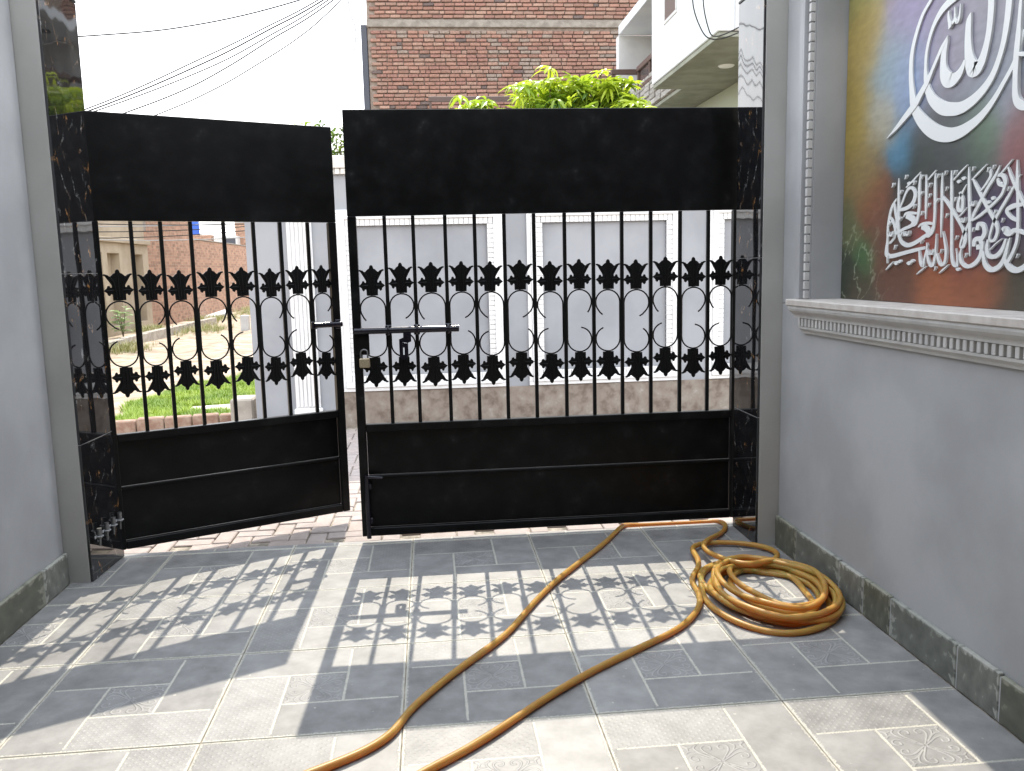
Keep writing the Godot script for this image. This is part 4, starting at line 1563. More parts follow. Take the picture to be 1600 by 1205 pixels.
func tuft(n: int, h: float, spread: float) -> ArrayMesh:
	var k := MB.new()
	for i in n:
		var a := rr(0, TAU)
		var d := Vector3(cos(a), 0, sin(a))
		var b := d * rr(0, spread)
		var lean := d * rr(0.1, 0.7) * h
		var hh := h * rr(0.6, 1.2)
		var s := Vector3(-d.z, 0, d.x) * 0.004
		var n1 := (d * -0.3 + Vector3.UP).normalized()
		var v0 := k.vert(b - s, n1, Vector2.ZERO)
		var v1 := k.vert(b + s, n1, Vector2.ZERO)
		var v2 := k.vert(b + lean * 0.35 + Vector3.UP * hh * 0.6 + s * 0.8, n1, Vector2.ZERO)
		var v3 := k.vert(b + lean * 0.35 + Vector3.UP * hh * 0.6 - s * 0.8, n1, Vector2.ZERO)
		var v4 := k.vert(b + lean + Vector3.UP * hh * 0.9, n1, Vector2.ZERO)
		k.face(v0, v1, v2)
		k.face(v0, v2, v3)
		k.face(v3, v2, v4)
	return k.mesh()

func build_grass() -> void:
	var nz := FastNoiseLite.new()
	nz.seed = 77
	nz.frequency = 0.9
	var t := tuft(16, 0.085, 0.05)
	var xs := []
	var cs := []
	var poly := PackedVector2Array([Vector2(-2.98, -8.06), Vector2(-1.66, -8.32), Vector2(-1.63, -12.4), Vector2(-2.5, -12.2), Vector2(-3.1, -11.0), Vector2(-3.35, -9.6)])
	for i in 9000:
		var x := rr(-3.6, -1.6)
		var z := rr(-12.5, -8.0)
		var e := Vector2(x + 0.18 * nz.get_noise_2d(x, z), z + 0.18 * nz.get_noise_2d(x + 50, z))
		if not Geometry2D.is_point_in_polygon(e, poly):
			continue
		if absf(x + 2.16) < 0.40 and absf(z + 9.1) < 0.16:
			continue
		xs.append(Transform3D(Basis.from_euler(Vector3(0, rr(0, TAU), 0)) * Basis.from_scale(Vector3.ONE * rr(0.6, 1.25)), Vector3(x, -0.05, z)))
		var g := clampf(0.5 + nz.get_noise_2d(x * 2.0, z * 2.0) * 0.9 + rr(-0.15, 0.15), 0, 1)
		cs.append(Color(0.13, 0.23, 0.02).lerp(Color(0.27, 0.38, 0.04), g))
	var o := many(self, "grass_patch", t, M.grass, xs, cs)
	o.set_meta("label", "bright green grass growing behind the brick edging")
	o.set_meta("category", "grass")
	# dry tufts along kerb and wall
	var spots := [[Vector3(-5.95, -0.04, -17.2), 0.5, "sprawling pale weeds at the near end of the roadside kerb"], [Vector3(-5.8, -0.04, -22.4), 0.9, "green weeds growing against the middle of the roadside kerb"], [Vector3(-6.7, 0.06, -21.2), 0.4, "grass tufts between kerb and beige wall"], [Vector3(-6.8, -0.03, -27.6), 1.1, "weeds and dry cuttings at the foot of the brick wall"], [Vector3(-6.3, -0.03, -31.5), 0.9, "low green weeds at the far end of the alley"], [Vector3(-6.9, -0.03, -34.5), 0.9, "dry grass farthest down the alley"]]
	var wt := tuft(12, 0.16, 0.07)
	for s in spots:
		xs = []
		cs = []
		for i in 90:
			var p := Vector3(rng.randfn() * s[1] * 0.35, 0, rng.randfn() * s[1] * 0.75)
			xs.append(Transform3D(Basis.from_euler(Vector3(0, rr(0, TAU), 0)) * Basis.from_scale(Vector3.ONE * rr(0.6, 1.5)), s[0] + p))
			cs.append(Color(0.16, 0.20, 0.05).lerp(Color(0.34, 0.30, 0.18), rng.randf()))
		var w := many(self, "weeds", wt, M.grass, xs, cs)
		tag(w, s[2], "weeds")

# ---------------------------------------------------------------- hose
func build_hose() -> void:
	var y := 0.0128
	var pts := []
	for q in [Vector2(-0.66, -1.90), Vector2(-0.60, -2.05), Vector2(-0.534, -2.127), Vector2(-0.447, -2.195), Vector2(-0.351, -2.248), Vector2(-0.224, -2.328), Vector2(-0.15, -2.42), Vector2(-0.116, -2.526), Vector2(-0.041, -2.651), Vector2(0.062, -2.805), Vector2(0.166, -2.94), Vector2(0.262, -3.08), Vector2(0.347, -3.266), Vector2(0.485, -3.53), Vector2(0.644, -3.772), Vector2(0.806, -4.006), Vector2(0.918, -4.20)]:
		pts.append(Vector3(q.x, y, q.y))
	# over the edge of the tiles, along the gate outside, and back in beside the pillar
	for q in [Vector3(0.985, 0.012, -4.325), Vector3(1.06, -0.008, -4.362), Vector3(1.2, -0.010, -4.366), Vector3(1.36, -0.010, -4.364), Vector3(1.46, -0.006, -4.352), Vector3(1.515, 0.010, -4.305), Vector3(1.512, 0.0128, -4.20), Vector3(1.44, 0.0128, -4.09), Vector3(1.364, 0.03, -3.99), Vector3(1.30, 0.05, -3.89), Vector3(1.258, 0.048, -3.82), Vector3(1.25, 0.05, -3.72), Vector3(1.285, 0.058, -3.60), Vector3(1.36, 0.062, -3.49)]:
		pts.append(q)
	# the coil, wound from the top layer down: centre, radii, height
	var turns := [[1.40, -3.29, 0.20, 0.27, 0.062], [1.36, -3.27, 0.245, 0.345, 0.058], [1.43, -3.33, 0.16, 0.24, 0.039], [1.39, -3.26, 0.21, 0.30, 0.0385], [1.36, -3.31, 0.26, 0.37, 0.038], [1.40, -3.32, 0.15, 0.225, 0.0128], [1.375, -3.29, 0.18, 0.265, 0.0128], [1.365, -3.31, 0.222, 0.32, 0.0128], [1.352, -3.29, 0.272, 0.385, 0.0128]]
	var a0 := deg_to_rad(70.0)
	var steps := 22
	for t in turns.size():
		for q in steps:
			var u := float(q) / steps
			var c: Array = turns[t]
			var d: Array = turns[min(t + 1, turns.size() - 1)]
			var f := smoothstep(0.55, 1.0, u)
			var a := a0 - TAU * u
			var rx: float = lerpf(c[2], d[2], f)
			var rz: float = lerpf(c[3], d[3], f)
			var wob := 0.016 * sin(a * 2.0 + t * 2.3) + 0.008 * sin(a * 3.0 + t * 1.1)
			var px: float = lerpf(c[0], d[0], f) + cos(a) * (rx + wob)
			pts.append(Vector3(min(px, 1.612), lerpf(c[4], d[4], f) + 0.004 * sin(a * 5.0 + t), lerpf(c[1], d[1], f) - sin(a) * (rz + wob)))
	# a wide loop lying back towards the pillar, then out to the left and off towards the viewer
	for q in [Vector3(1.50, 0.0128, -3.63), Vector3(1.60, 0.02, -3.72), Vector3(1.57, 0.02, -3.85), Vector3(1.42, 0.02, -3.935), Vector3(1.28, 0.022, -3.93), Vector3(1.205, 0.03, -3.84), Vector3(1.20, 0.03, -3.72), Vector3(1.17, 0.024, -3.60), Vector3(1.095, 0.0128, -3.50), Vector3(1.088, 0.0128, -3.38), Vector3(1.061, 0.0128, -3.234), Vector3(0.977, 0.0128, -3.094), Vector3(0.884, 0.0128, -2.99), Vector3(0.747, 0.0128, -2.89), Vector3(0.574, 0.0128, -2.764), Vector3(0.452, 0.0128, -2.668), Vector3(0.289, 0.0128, -2.518), Vector3(0.164, 0.0128, -2.388), Vector3(0.043, 0.0128, -2.277), Vector3(-0.059, 0.0128, -2.201), Vector3(-0.167, 0.0128, -2.106), Vector3(-0.34, 0.0128, -1.95), Vector3(-0.5, 0.0128, -1.6)]:
		pts.append(q)
	var k := MB.new()
	var line := curve(pts, 4)
	for pass_ in 6:
		var soft := line.duplicate()
		for q in range(1, line.size() - 1):
			soft[q] = (line[q - 1] + line[q] * 2.0 + line[q + 1]) / 4.0
		line = soft
	var radii := []
	for q in line.size():
		radii.append(0.0124 * (1.0 + 0.035 * sin(q * 0.37) + 0.025 * sin(q * 0.83 + 1.0)))
	k.tube(line, radii, 12)
	var o := part(self, "garden_hose", k.mesh(), M.hose)
	tag(o, "dusty orange garden hose coiled by the right wall and trailing over the tiles", "hose")

# ---------------------------------------------------------------- cables
func sag(a: Vector3, b: Vector3, s: float, n := 16) -> Array:
	var out := []
	for i in n + 1:
		var u := float(i) / n
		out.append(a.lerp(b, u) + Vector3.DOWN * s * 4.0 * u * (1.0 - u))
	return out

func cable(pts: Array, r: float, m: Material, label: String, group := "") -> void:
	var k := MB.new()
	k.tube(pts, r, 5)
	var o := part(self, "overhead_cable", k.mesh(), m)
	tag(o, label, "cable", group)

func build_cables() -> void:
	var g := "overhead cables in the sky on the left"
	cable(curve([Vector3(-15, 6.75, -22.4), Vector3(-8.16, 7.15, -22.4), Vector3(-5.51, 7.41, -22.4), Vector3(-2.88, 8.02, -22.4), Vector3(0.6, 9.2, -22.4)], 8), 0.019, M.cable, "single dark cable crossing the sky highest on the left", g)
	var names := ["topmost dark cable of the bundle rising from the left gate pillar", "second dark cable of the bundle rising from the left gate pillar", "third dark cable of the bundle rising from the left gate pillar", "lower thin cable of the bundle above the left gate leaf", "lowest thin cable dipping behind the left gate leaf"]
	var paths := [
		[Vector3(-13, 3.95, 0), Vector3(-8.19, 5.45, 0), Vector3(-5.3, 6.66, 0), Vector3(-3.7, 7.40, 0), Vector3(-2.4, 8.05, 0), Vector3(0.4, 9.7, 0)],
		[Vector3(-13, 3.92, 0), Vector3(-8.19, 5.43, 0), Vector3(-5.3, 6.58, 0), Vector3(-3.7, 7.36, 0), Vector3(-2.4, 8.03, 0), Vector3(0.4, 9.75, 0)],
		[Vector3(-13, 3.98, 0), Vector3(-8.19, 5.42, 0), Vector3(-5.3, 6.47, 0), Vector3(-3.7, 7.27, 0), Vector3(-2.36, 8.03, 0), Vector3(0.4, 9.9, 0)],
		[Vector3(-12, 3.9, 0), Vector3(-7.64, 5.36, 0), Vector3(-5.95, 5.98, 0), Vector3(-4.83, 6.54, 0), Vector3(-3.7, 7.21, 0), Vector3(-2.35, 8.0, 0), Vector3(0.4, 10.0, 0)],
		[Vector3(-12, 3.5, 0), Vector3(-6.89, 5.34, 0), Vector3(-5.25, 6.02, 0), Vector3(-4.08, 6.66, 0), Vector3(-3.07, 7.28, 0), Vector3(-2.2, 7.97, 0), Vector3(0.4, 10.3, 0)]]
	var thick := [0.017, 0.02, 0.017, 0.018, 0.016]
	for i in 5:
		var line := []
		for q in curve(paths[i], 8):
			line.append(q + Vector3(0, 0, -22.4 - 0.15 * i))
		cable(line, thick[i], M.cable, names[i], g)
	cable(curve([Vector3(-0.70, 4.6, -9.0), Vector3(-0.69, 4.0, -9.0), Vector3(-0.635, 3.78, -9.0), Vector3(-0.655, 3.57, -9.0)], 6), 0.005, M.cable, "thin loose wire hanging in the sky left of the brick house")
	# bunched service wires across the alley
	var n2 := ["upper pale service wire across the alley view", "second pale service wire across the alley view", "third pale service wire across the alley view", "fourth pale service wire across the alley view", "lowest pale service wire across the alley view"]
	var h := [[2.16, 2.06, 0.0], [2.10, 2.13, 0.02], [2.02, 2.09, 0.03], [1.98, 1.93, 0.06], [1.93, 2.07, 0.05]]
	for i in 5:
		cable(sag(Vector3(-6.6, h[i][0] + 0.12, -13.0 - 0.1 * i), Vector3(-1.7, h[i][1] + 0.08, -13.2 - 0.1 * i), 0.08 + h[i][2]), 0.007, M.cable_grey if i % 2 else M.cable, n2[i], "service wires across the alley")
	# loops beside the white house
	cable(curve([Vector3(3.25, 5.0, -8.9), Vector3(2.92, 4.55, -8.9), Vector3(2.78, 4.1, -8.9), Vector3(2.86, 3.78, -8.9), Vector3(3.0, 3.66, -8.9), Vector3(3.3, 3.74, -8.9), Vector3(3.7, 3.95, -8.9)], 6), 0.007, M.cable, "outer dark cable loop hanging in front of the white house")
	cable(curve([Vector3(3.2, 5.0, -8.87), Vector3(2.98, 4.5, -8.87), Vector3(2.88, 4.1, -8.87), Vector3(2.93, 3.78, -8.87), Vector3(3.02, 3.68, -8.87), Vector3(3.3, 3.79, -8.87), Vector3(3.7, 4.0, -8.87)], 6), 0.007, M.cable, "inner dark cable loop hanging in front of the white house")
	cable(curve([Vector3(3.08, 4.6, -8.84), Vector3(3.07, 4.3, -8.84), Vector3(3.16, 4.1, -8.84), Vector3(3.4, 4.06, -8.84), Vector3(3.8, 4.1, -8.84)], 6), 0.008, M.cable, "short dark cable curving to the right on the white house front")

func emblem_strokes() -> Array:
	return [
		[Vector3(-2.983, 2.302, 0.0111), Vector3(-3.011, 2.282, 0.0121), Vector3(-3.054, 2.248, 0.0123), Vector3(-3.092, 2.187, 0.0133), Vector3(-3.112, 2.127, 0.0143), Vector3(-3.113, 2.063, 0.0152), Vector3(-3.102, 2.000, 0.0187), Vector3(-3.082, 1.935, 0.0274), Vector3(-3.026, 1.878, 0.0413), Vector3(-2.955, 1.832, 0.0492), Vector3(-2.881, 1.807, 0.0488), Vector3(-2.811, 1.803, 0.0428), Vector3(-2.740, 1.818, 0.0334), Vector3(-2.680, 1.843, 0.0250), Vector3(-2.629, 1.879, 0.0181), Vector3(-2.586, 1.922, 0.0148), Vector3(-2.550, 1.961, 0.0139), Vector3(-2.531, 1.992, 0.0145), Vector3(-2.518, 2.028, 0.0123), Vector3(-2.507, 2.057, 0.0072)],
		[Vector3(-2.847, 2.257, 0.0286), Vector3(-2.894, 2.247, 0.0258), Vector3(-2.935, 2.231, 0.0219), Vector3(-2.975, 2.198, 0.0145), Vector3(-3.002, 2.155, 0.0112), Vector3(-3.017, 2.105, 0.0104), Vector3(-3.018, 2.059, 0.0104), Vector3(-3.012, 2.020, 0.0164), Vector3(-2.997, 1.979, 0.0224), Vector3(-2.963, 1.938, 0.0332), Vector3(-2.909, 1.904, 0.0426), Vector3(-2.859, 1.889, 0.0443), Vector3(-2.798, 1.883, 0.0402), Vector3(-2.734, 1.897, 0.0334), Vector3(-2.680, 1.923, 0.0269), Vector3(-2.641, 1.956, 0.0209), Vector3(-2.615, 1.998, 0.0180), Vector3(-2.596, 2.048, 0.0179), Vector3(-2.585, 2.110, 0.0200), Vector3(-2.581, 2.162, 0.0204), Vector3(-2.581, 2.194, 0.0185), Vector3(-2.601, 2.232, 0.0172)],
		[Vector3(-2.767, 2.179, 0.0016), Vector3(-2.777, 2.157, 0.0175), Vector3(-2.778, 2.106, 0.0215), Vector3(-2.771, 2.054, 0.0270), Vector3(-2.757, 2.016, 0.0380), Vector3(-2.734, 1.992, 0.0487), Vector3(-2.705, 2.006, 0.0326), Vector3(-2.685, 2.041, 0.0231), Vector3(-2.671, 2.089, 0.0199), Vector3(-2.666, 2.143, 0.0207), Vector3(-2.667, 2.191, 0.0207), Vector3(-2.678, 2.224, 0.0169)],
		[Vector3(-2.890, 2.138, 0.0017), Vector3(-2.901, 2.117, 0.0167), Vector3(-2.909, 2.079, 0.0200), Vector3(-2.908, 2.038, 0.0242), Vector3(-2.892, 2.004, 0.0399), Vector3(-2.863, 1.986, 0.0501), Vector3(-2.826, 1.992, 0.0325), Vector3(-2.801, 2.012, 0.0177), Vector3(-2.788, 2.035, 0.0064)],
		[Vector3(-2.890, 2.135, 0.0025), Vector3(-2.915, 2.111, 0.0126), Vector3(-2.944, 2.079, 0.0118), Vector3(-2.978, 2.037, 0.0128), Vector3(-3.009, 2.002, 0.0194), Vector3(-3.041, 1.975, 0.0210), Vector3(-3.078, 1.943, 0.0247), Vector3(-3.133, 1.913, 0.0216), Vector3(-3.198, 1.879, 0.0129), Vector3(-3.261, 1.851, 0.0019)],
		[Vector3(-2.888, 2.219, 0.0033), Vector3(-2.889, 2.202, 0.0075), Vector3(-2.879, 2.177, 0.0107), Vector3(-2.861, 2.174, 0.0099), Vector3(-2.853, 2.188, 0.0066), Vector3(-2.855, 2.222, 0.0025)],
		[Vector3(-2.854, 2.192, 0.0049), Vector3(-2.839, 2.168, 0.0098), Vector3(-2.828, 2.177, 0.0073), Vector3(-2.824, 2.203, 0.0049), Vector3(-2.823, 2.223, 0.0016)],
		[Vector3(-2.879, 2.179, 0.0107), Vector3(-2.877, 2.165, 0.0107), Vector3(-2.884, 2.158, 0.0025)],
		[Vector3(-2.518, 2.164, 0.0072), Vector3(-2.522, 2.138, 0.0101), Vector3(-2.524, 2.089, 0.0116), Vector3(-2.526, 2.034, 0.0174), Vector3(-2.529, 1.981, 0.0182), Vector3(-2.528, 1.921, 0.0167), Vector3(-2.523, 1.869, 0.0196), Vector3(-2.504, 1.841, 0.0252), Vector3(-2.469, 1.828, 0.0213), Vector3(-2.434, 1.845, 0.0140), Vector3(-2.412, 1.882, 0.0069)],
		[Vector3(-2.528, 1.992, 0.0109), Vector3(-2.487, 1.982, 0.0129), Vector3(-2.446, 1.979, 0.0140), Vector3(-2.411, 1.984, 0.0035)],
		[Vector3(-2.487, 2.162, 0.0036), Vector3(-2.476, 2.097, 0.0142), Vector3(-2.468, 2.026, 0.0170), Vector3(-2.455, 1.974, 0.0155), Vector3(-2.418, 1.945, 0.0104)],
	]

func script_strokes() -> Array:
	return [
		[Vector3(-3.172, 1.690, 0.0026), Vector3(-3.170, 1.646, 0.0078), Vector3(-3.166, 1.585, 0.0096), Vector3(-3.162, 1.523, 0.0095), Vector3(-3.157, 1.478, 0.0121), Vector3(-3.134, 1.448, 0.0146), Vector3(-3.093, 1.435, 0.0161), Vector3(-3.043, 1.443, 0.0150), Vector3(-2.991, 1.461, 0.0140), Vector3(-2.949, 1.478, 0.0113), Vector3(-2.929, 1.502, 0.0080)],
		[Vector3(-3.181, 1.614, 0.0052), Vector3(-3.210, 1.588, 0.0106), Vector3(-3.227, 1.553, 0.0097), Vector3(-3.237, 1.509, 0.0089), Vector3(-3.236, 1.459, 0.0098), Vector3(-3.241, 1.425, 0.0133), Vector3(-3.236, 1.401, 0.0169), Vector3(-3.201, 1.396, 0.0167), Vector3(-3.127, 1.405, 0.0146), Vector3(-3.048, 1.415, 0.0134), Vector3(-2.977, 1.423, 0.0106)],
		[Vector3(-3.227, 1.549, 0.0071), Vector3(-3.202, 1.529, 0.0097), Vector3(-3.183, 1.497, 0.0105), Vector3(-3.189, 1.466, 0.0105), Vector3(-3.222, 1.445, 0.0080)],
		[Vector3(-3.199, 1.605, 0.0044), Vector3(-3.188, 1.569, 0.0105), Vector3(-3.173, 1.528, 0.0113), Vector3(-3.183, 1.493, 0.0079)],
		[Vector3(-3.159, 1.570, 0.0113), Vector3(-3.107, 1.574, 0.0145), Vector3(-3.068, 1.590, 0.0152), Vector3(-3.054, 1.619, 0.0134), Vector3(-3.069, 1.641, 0.0118), Vector3(-3.097, 1.646, 0.0111), Vector3(-3.119, 1.629, 0.0086), Vector3(-3.139, 1.600, 0.0069), Vector3(-3.156, 1.577, 0.0061)],
		[Vector3(-3.119, 1.650, 0.0043), Vector3(-3.075, 1.670, 0.0068), Vector3(-3.025, 1.697, 0.0033)],
		[Vector3(-3.112, 1.666, 0.0017), Vector3(-3.101, 1.664, 0.0128), Vector3(-3.088, 1.662, 0.0017)],
		[Vector3(-3.025, 1.691, 0.0033), Vector3(-3.029, 1.642, 0.0100), Vector3(-3.026, 1.579, 0.0100), Vector3(-3.031, 1.537, 0.0100), Vector3(-3.048, 1.510, 0.0109), Vector3(-3.090, 1.506, 0.0093)],
		[Vector3(-3.127, 1.542, 0.0034), Vector3(-3.110, 1.554, 0.0094), Vector3(-3.074, 1.553, 0.0118), Vector3(-3.038, 1.549, 0.0067)],
		[Vector3(-3.111, 1.542, 0.0128), Vector3(-3.081, 1.538, 0.0220), Vector3(-3.057, 1.524, 0.0193), Vector3(-3.071, 1.507, 0.0126), Vector3(-3.121, 1.497, 0.0111), Vector3(-3.167, 1.483, 0.0096), Vector3(-3.190, 1.480, 0.0044)],
		[Vector3(-2.990, 1.684, 0.0033), Vector3(-2.984, 1.638, 0.0090), Vector3(-2.982, 1.571, 0.0082), Vector3(-2.981, 1.525, 0.0033)],
		[Vector3(-2.977, 1.664, 0.0033), Vector3(-2.953, 1.678, 0.0057), Vector3(-2.928, 1.693, 0.0032)],
		[Vector3(-2.932, 1.683, 0.0032), Vector3(-2.930, 1.633, 0.0097), Vector3(-2.926, 1.572, 0.0096), Vector3(-2.926, 1.518, 0.0096), Vector3(-2.934, 1.480, 0.0113), Vector3(-2.962, 1.462, 0.0098)],
		[Vector3(-3.026, 1.498, 0.0033), Vector3(-3.006, 1.508, 0.0091), Vector3(-2.966, 1.510, 0.0114), Vector3(-2.931, 1.505, 0.0056)],
		[Vector3(-3.005, 1.496, 0.0124), Vector3(-2.975, 1.493, 0.0229), Vector3(-2.959, 1.477, 0.0179), Vector3(-2.969, 1.460, 0.0114)],
		[Vector3(-2.890, 1.680, 0.0024), Vector3(-2.888, 1.629, 0.0087), Vector3(-2.884, 1.564, 0.0087), Vector3(-2.883, 1.508, 0.0071), Vector3(-2.881, 1.456, 0.0024)],
		[Vector3(-2.888, 1.601, 0.0079), Vector3(-2.844, 1.568, 0.0117), Vector3(-2.801, 1.527, 0.0115), Vector3(-2.760, 1.484, 0.0114), Vector3(-2.743, 1.450, 0.0143), Vector3(-2.751, 1.421, 0.0106), Vector3(-2.768, 1.422, 0.0068), Vector3(-2.760, 1.449, 0.0068), Vector3(-2.740, 1.479, 0.0083), Vector3(-2.724, 1.503, 0.0082)],
		[Vector3(-2.837, 1.682, 0.0031), Vector3(-2.832, 1.624, 0.0093), Vector3(-2.825, 1.544, 0.0101), Vector3(-2.819, 1.465, 0.0101), Vector3(-2.814, 1.401, 0.0108), Vector3(-2.802, 1.364, 0.0123), Vector3(-2.781, 1.358, 0.0092), Vector3(-2.782, 1.385, 0.0061), Vector3(-2.790, 1.416, 0.0031)],
		[Vector3(-2.742, 1.683, 0.0030), Vector3(-2.735, 1.615, 0.0098), Vector3(-2.726, 1.538, 0.0105), Vector3(-2.720, 1.461, 0.0090), Vector3(-2.714, 1.388, 0.0022)],
		[Vector3(-2.823, 1.648, 0.0046), Vector3(-2.787, 1.670, 0.0054), Vector3(-2.749, 1.690, 0.0030)],
		[Vector3(-2.804, 1.641, 0.0015), Vector3(-2.793, 1.640, 0.0123), Vector3(-2.782, 1.638, 0.0015)],
		[Vector3(-2.779, 1.650, 0.0015), Vector3(-2.767, 1.648, 0.0122), Vector3(-2.756, 1.646, 0.0015)],
		[Vector3(-2.748, 1.626, 0.0030), Vector3(-2.772, 1.599, 0.0076), Vector3(-2.789, 1.573, 0.0100), Vector3(-2.787, 1.546, 0.0122), Vector3(-2.767, 1.545, 0.0106), Vector3(-2.766, 1.579, 0.0099), Vector3(-2.785, 1.604, 0.0069)],
		[Vector3(-2.789, 1.518, 0.0023), Vector3(-2.763, 1.534, 0.0053), Vector3(-2.739, 1.550, 0.0023)],
		[Vector3(-2.722, 1.638, 0.0030), Vector3(-2.687, 1.658, 0.0059), Vector3(-2.648, 1.680, 0.0022)],
		[Vector3(-2.718, 1.643, 0.0045), Vector3(-2.695, 1.615, 0.0104), Vector3(-2.662, 1.575, 0.0110), Vector3(-2.624, 1.531, 0.0115), Vector3(-2.592, 1.496, 0.0121), Vector3(-2.578, 1.466, 0.0106), Vector3(-2.593, 1.437, 0.0100), Vector3(-2.616, 1.439, 0.0072), Vector3(-2.610, 1.469, 0.0079), Vector3(-2.597, 1.496, 0.0093), Vector3(-2.572, 1.528, 0.0099), Vector3(-2.537, 1.568, 0.0097), Vector3(-2.506, 1.606, 0.0055), Vector3(-2.485, 1.630, 0.0020)],
		[Vector3(-2.583, 1.669, 0.0028), Vector3(-2.603, 1.639, 0.0093), Vector3(-2.636, 1.606, 0.0101), Vector3(-2.668, 1.568, 0.0103), Vector3(-2.700, 1.529, 0.0104), Vector3(-2.712, 1.504, 0.0037)],
		[Vector3(-2.679, 1.595, 0.0037), Vector3(-2.651, 1.614, 0.0073), Vector3(-2.626, 1.641, 0.0079), Vector3(-2.633, 1.659, 0.0087), Vector3(-2.643, 1.656, 0.0036)],
		[Vector3(-2.590, 1.637, 0.0071), Vector3(-2.573, 1.639, 0.0127), Vector3(-2.556, 1.625, 0.0126), Vector3(-2.556, 1.607, 0.0140), Vector3(-2.582, 1.613, 0.0128), Vector3(-2.591, 1.630, 0.0071)],
		[Vector3(-2.553, 1.609, 0.0091), Vector3(-2.563, 1.584, 0.0091), Vector3(-2.584, 1.565, 0.0085), Vector3(-2.627, 1.540, 0.0094), Vector3(-2.670, 1.519, 0.0095), Vector3(-2.710, 1.505, 0.0052)],
		[Vector3(-2.641, 1.562, 0.0014), Vector3(-2.631, 1.559, 0.0123), Vector3(-2.620, 1.557, 0.0014)],
		[Vector3(-2.618, 1.572, 0.0014), Vector3(-2.609, 1.570, 0.0122), Vector3(-2.598, 1.568, 0.0014)],
		[Vector3(-2.590, 1.634, 0.0028), Vector3(-2.556, 1.657, 0.0056), Vector3(-2.525, 1.680, 0.0021)],
		[Vector3(-2.544, 1.659, 0.0042), Vector3(-2.523, 1.623, 0.0090), Vector3(-2.496, 1.586, 0.0096), Vector3(-2.462, 1.541, 0.0101), Vector3(-2.433, 1.501, 0.0080)],
		[Vector3(-2.503, 1.676, 0.0027), Vector3(-2.499, 1.628, 0.0096), Vector3(-2.490, 1.557, 0.0103), Vector3(-2.484, 1.487, 0.0102), Vector3(-2.484, 1.434, 0.0102), Vector3(-2.501, 1.395, 0.0110), Vector3(-2.528, 1.359, 0.0104)],
		[Vector3(-2.452, 1.542, 0.0067), Vector3(-2.477, 1.540, 0.0116), Vector3(-2.511, 1.538, 0.0152), Vector3(-2.538, 1.526, 0.0118), Vector3(-2.516, 1.504, 0.0104), Vector3(-2.483, 1.492, 0.0102)],
		[Vector3(-2.693, 1.420, 0.0111), Vector3(-2.688, 1.441, 0.0148), Vector3(-2.663, 1.443, 0.0146), Vector3(-2.653, 1.422, 0.0160), Vector3(-2.679, 1.417, 0.0162)],
		[Vector3(-2.679, 1.472, 0.0110), Vector3(-2.673, 1.491, 0.0139), Vector3(-2.650, 1.487, 0.0131), Vector3(-2.640, 1.461, 0.0152), Vector3(-2.657, 1.440, 0.0146)],
		[Vector3(-2.650, 1.424, 0.0131), Vector3(-2.655, 1.390, 0.0131), Vector3(-2.681, 1.365, 0.0140), Vector3(-2.720, 1.354, 0.0127), Vector3(-2.753, 1.367, 0.0113), Vector3(-2.763, 1.392, 0.0091), Vector3(-2.757, 1.418, 0.0038)],
		[Vector3(-2.621, 1.440, 0.0072), Vector3(-2.625, 1.409, 0.0122), Vector3(-2.611, 1.387, 0.0136), Vector3(-2.577, 1.387, 0.0141), Vector3(-2.550, 1.407, 0.0126), Vector3(-2.535, 1.439, 0.0070)],
		[Vector3(-2.642, 1.403, 0.0087), Vector3(-2.632, 1.364, 0.0144), Vector3(-2.602, 1.344, 0.0164), Vector3(-2.563, 1.352, 0.0155), Vector3(-2.538, 1.378, 0.0139), Vector3(-2.525, 1.417, 0.0097), Vector3(-2.516, 1.442, 0.0035)],
		[Vector3(-2.553, 1.465, 0.0105), Vector3(-2.543, 1.468, 0.0216), Vector3(-2.522, 1.455, 0.0173), Vector3(-2.494, 1.464, 0.0137), Vector3(-2.449, 1.453, 0.0114)],
		[Vector3(-2.541, 1.381, 0.0119), Vector3(-2.514, 1.353, 0.0173), Vector3(-2.481, 1.342, 0.0177), Vector3(-2.445, 1.352, 0.0154), Vector3(-2.412, 1.380, 0.0099)],
		[Vector3(-2.608, 1.408, 0.0029), Vector3(-2.581, 1.426, 0.0043), Vector3(-2.551, 1.441, 0.0021)],
		[Vector3(-2.962, 1.441, 0.0024), Vector3(-2.958, 1.404, 0.0081), Vector3(-2.938, 1.363, 0.0113), Vector3(-2.917, 1.362, 0.0104), Vector3(-2.907, 1.403, 0.0080), Vector3(-2.905, 1.470, 0.0024)],
		[Vector3(-2.900, 1.401, 0.0064), Vector3(-2.875, 1.363, 0.0110), Vector3(-2.849, 1.369, 0.0102), Vector3(-2.844, 1.406, 0.0086), Vector3(-2.853, 1.438, 0.0070), Vector3(-2.867, 1.477, 0.0024)],
		[Vector3(-3.009, 1.413, 0.0041), Vector3(-2.996, 1.371, 0.0115), Vector3(-2.980, 1.357, 0.0098), Vector3(-2.971, 1.387, 0.0073), Vector3(-2.956, 1.433, 0.0041)],
		[Vector3(-3.020, 1.326, 0.0017), Vector3(-2.991, 1.341, 0.0049), Vector3(-2.958, 1.356, 0.0024)],
		[Vector3(-2.879, 1.331, 0.0016), Vector3(-2.854, 1.345, 0.0055), Vector3(-2.825, 1.361, 0.0023)],
		[Vector3(-3.235, 1.343, 0.0018), Vector3(-3.209, 1.359, 0.0062), Vector3(-3.181, 1.375, 0.0026)],
		[Vector3(-3.227, 1.400, 0.0053), Vector3(-3.226, 1.368, 0.0027)],
		[Vector3(-3.178, 1.369, 0.0017), Vector3(-3.162, 1.369, 0.0156), Vector3(-3.146, 1.370, 0.0017)],
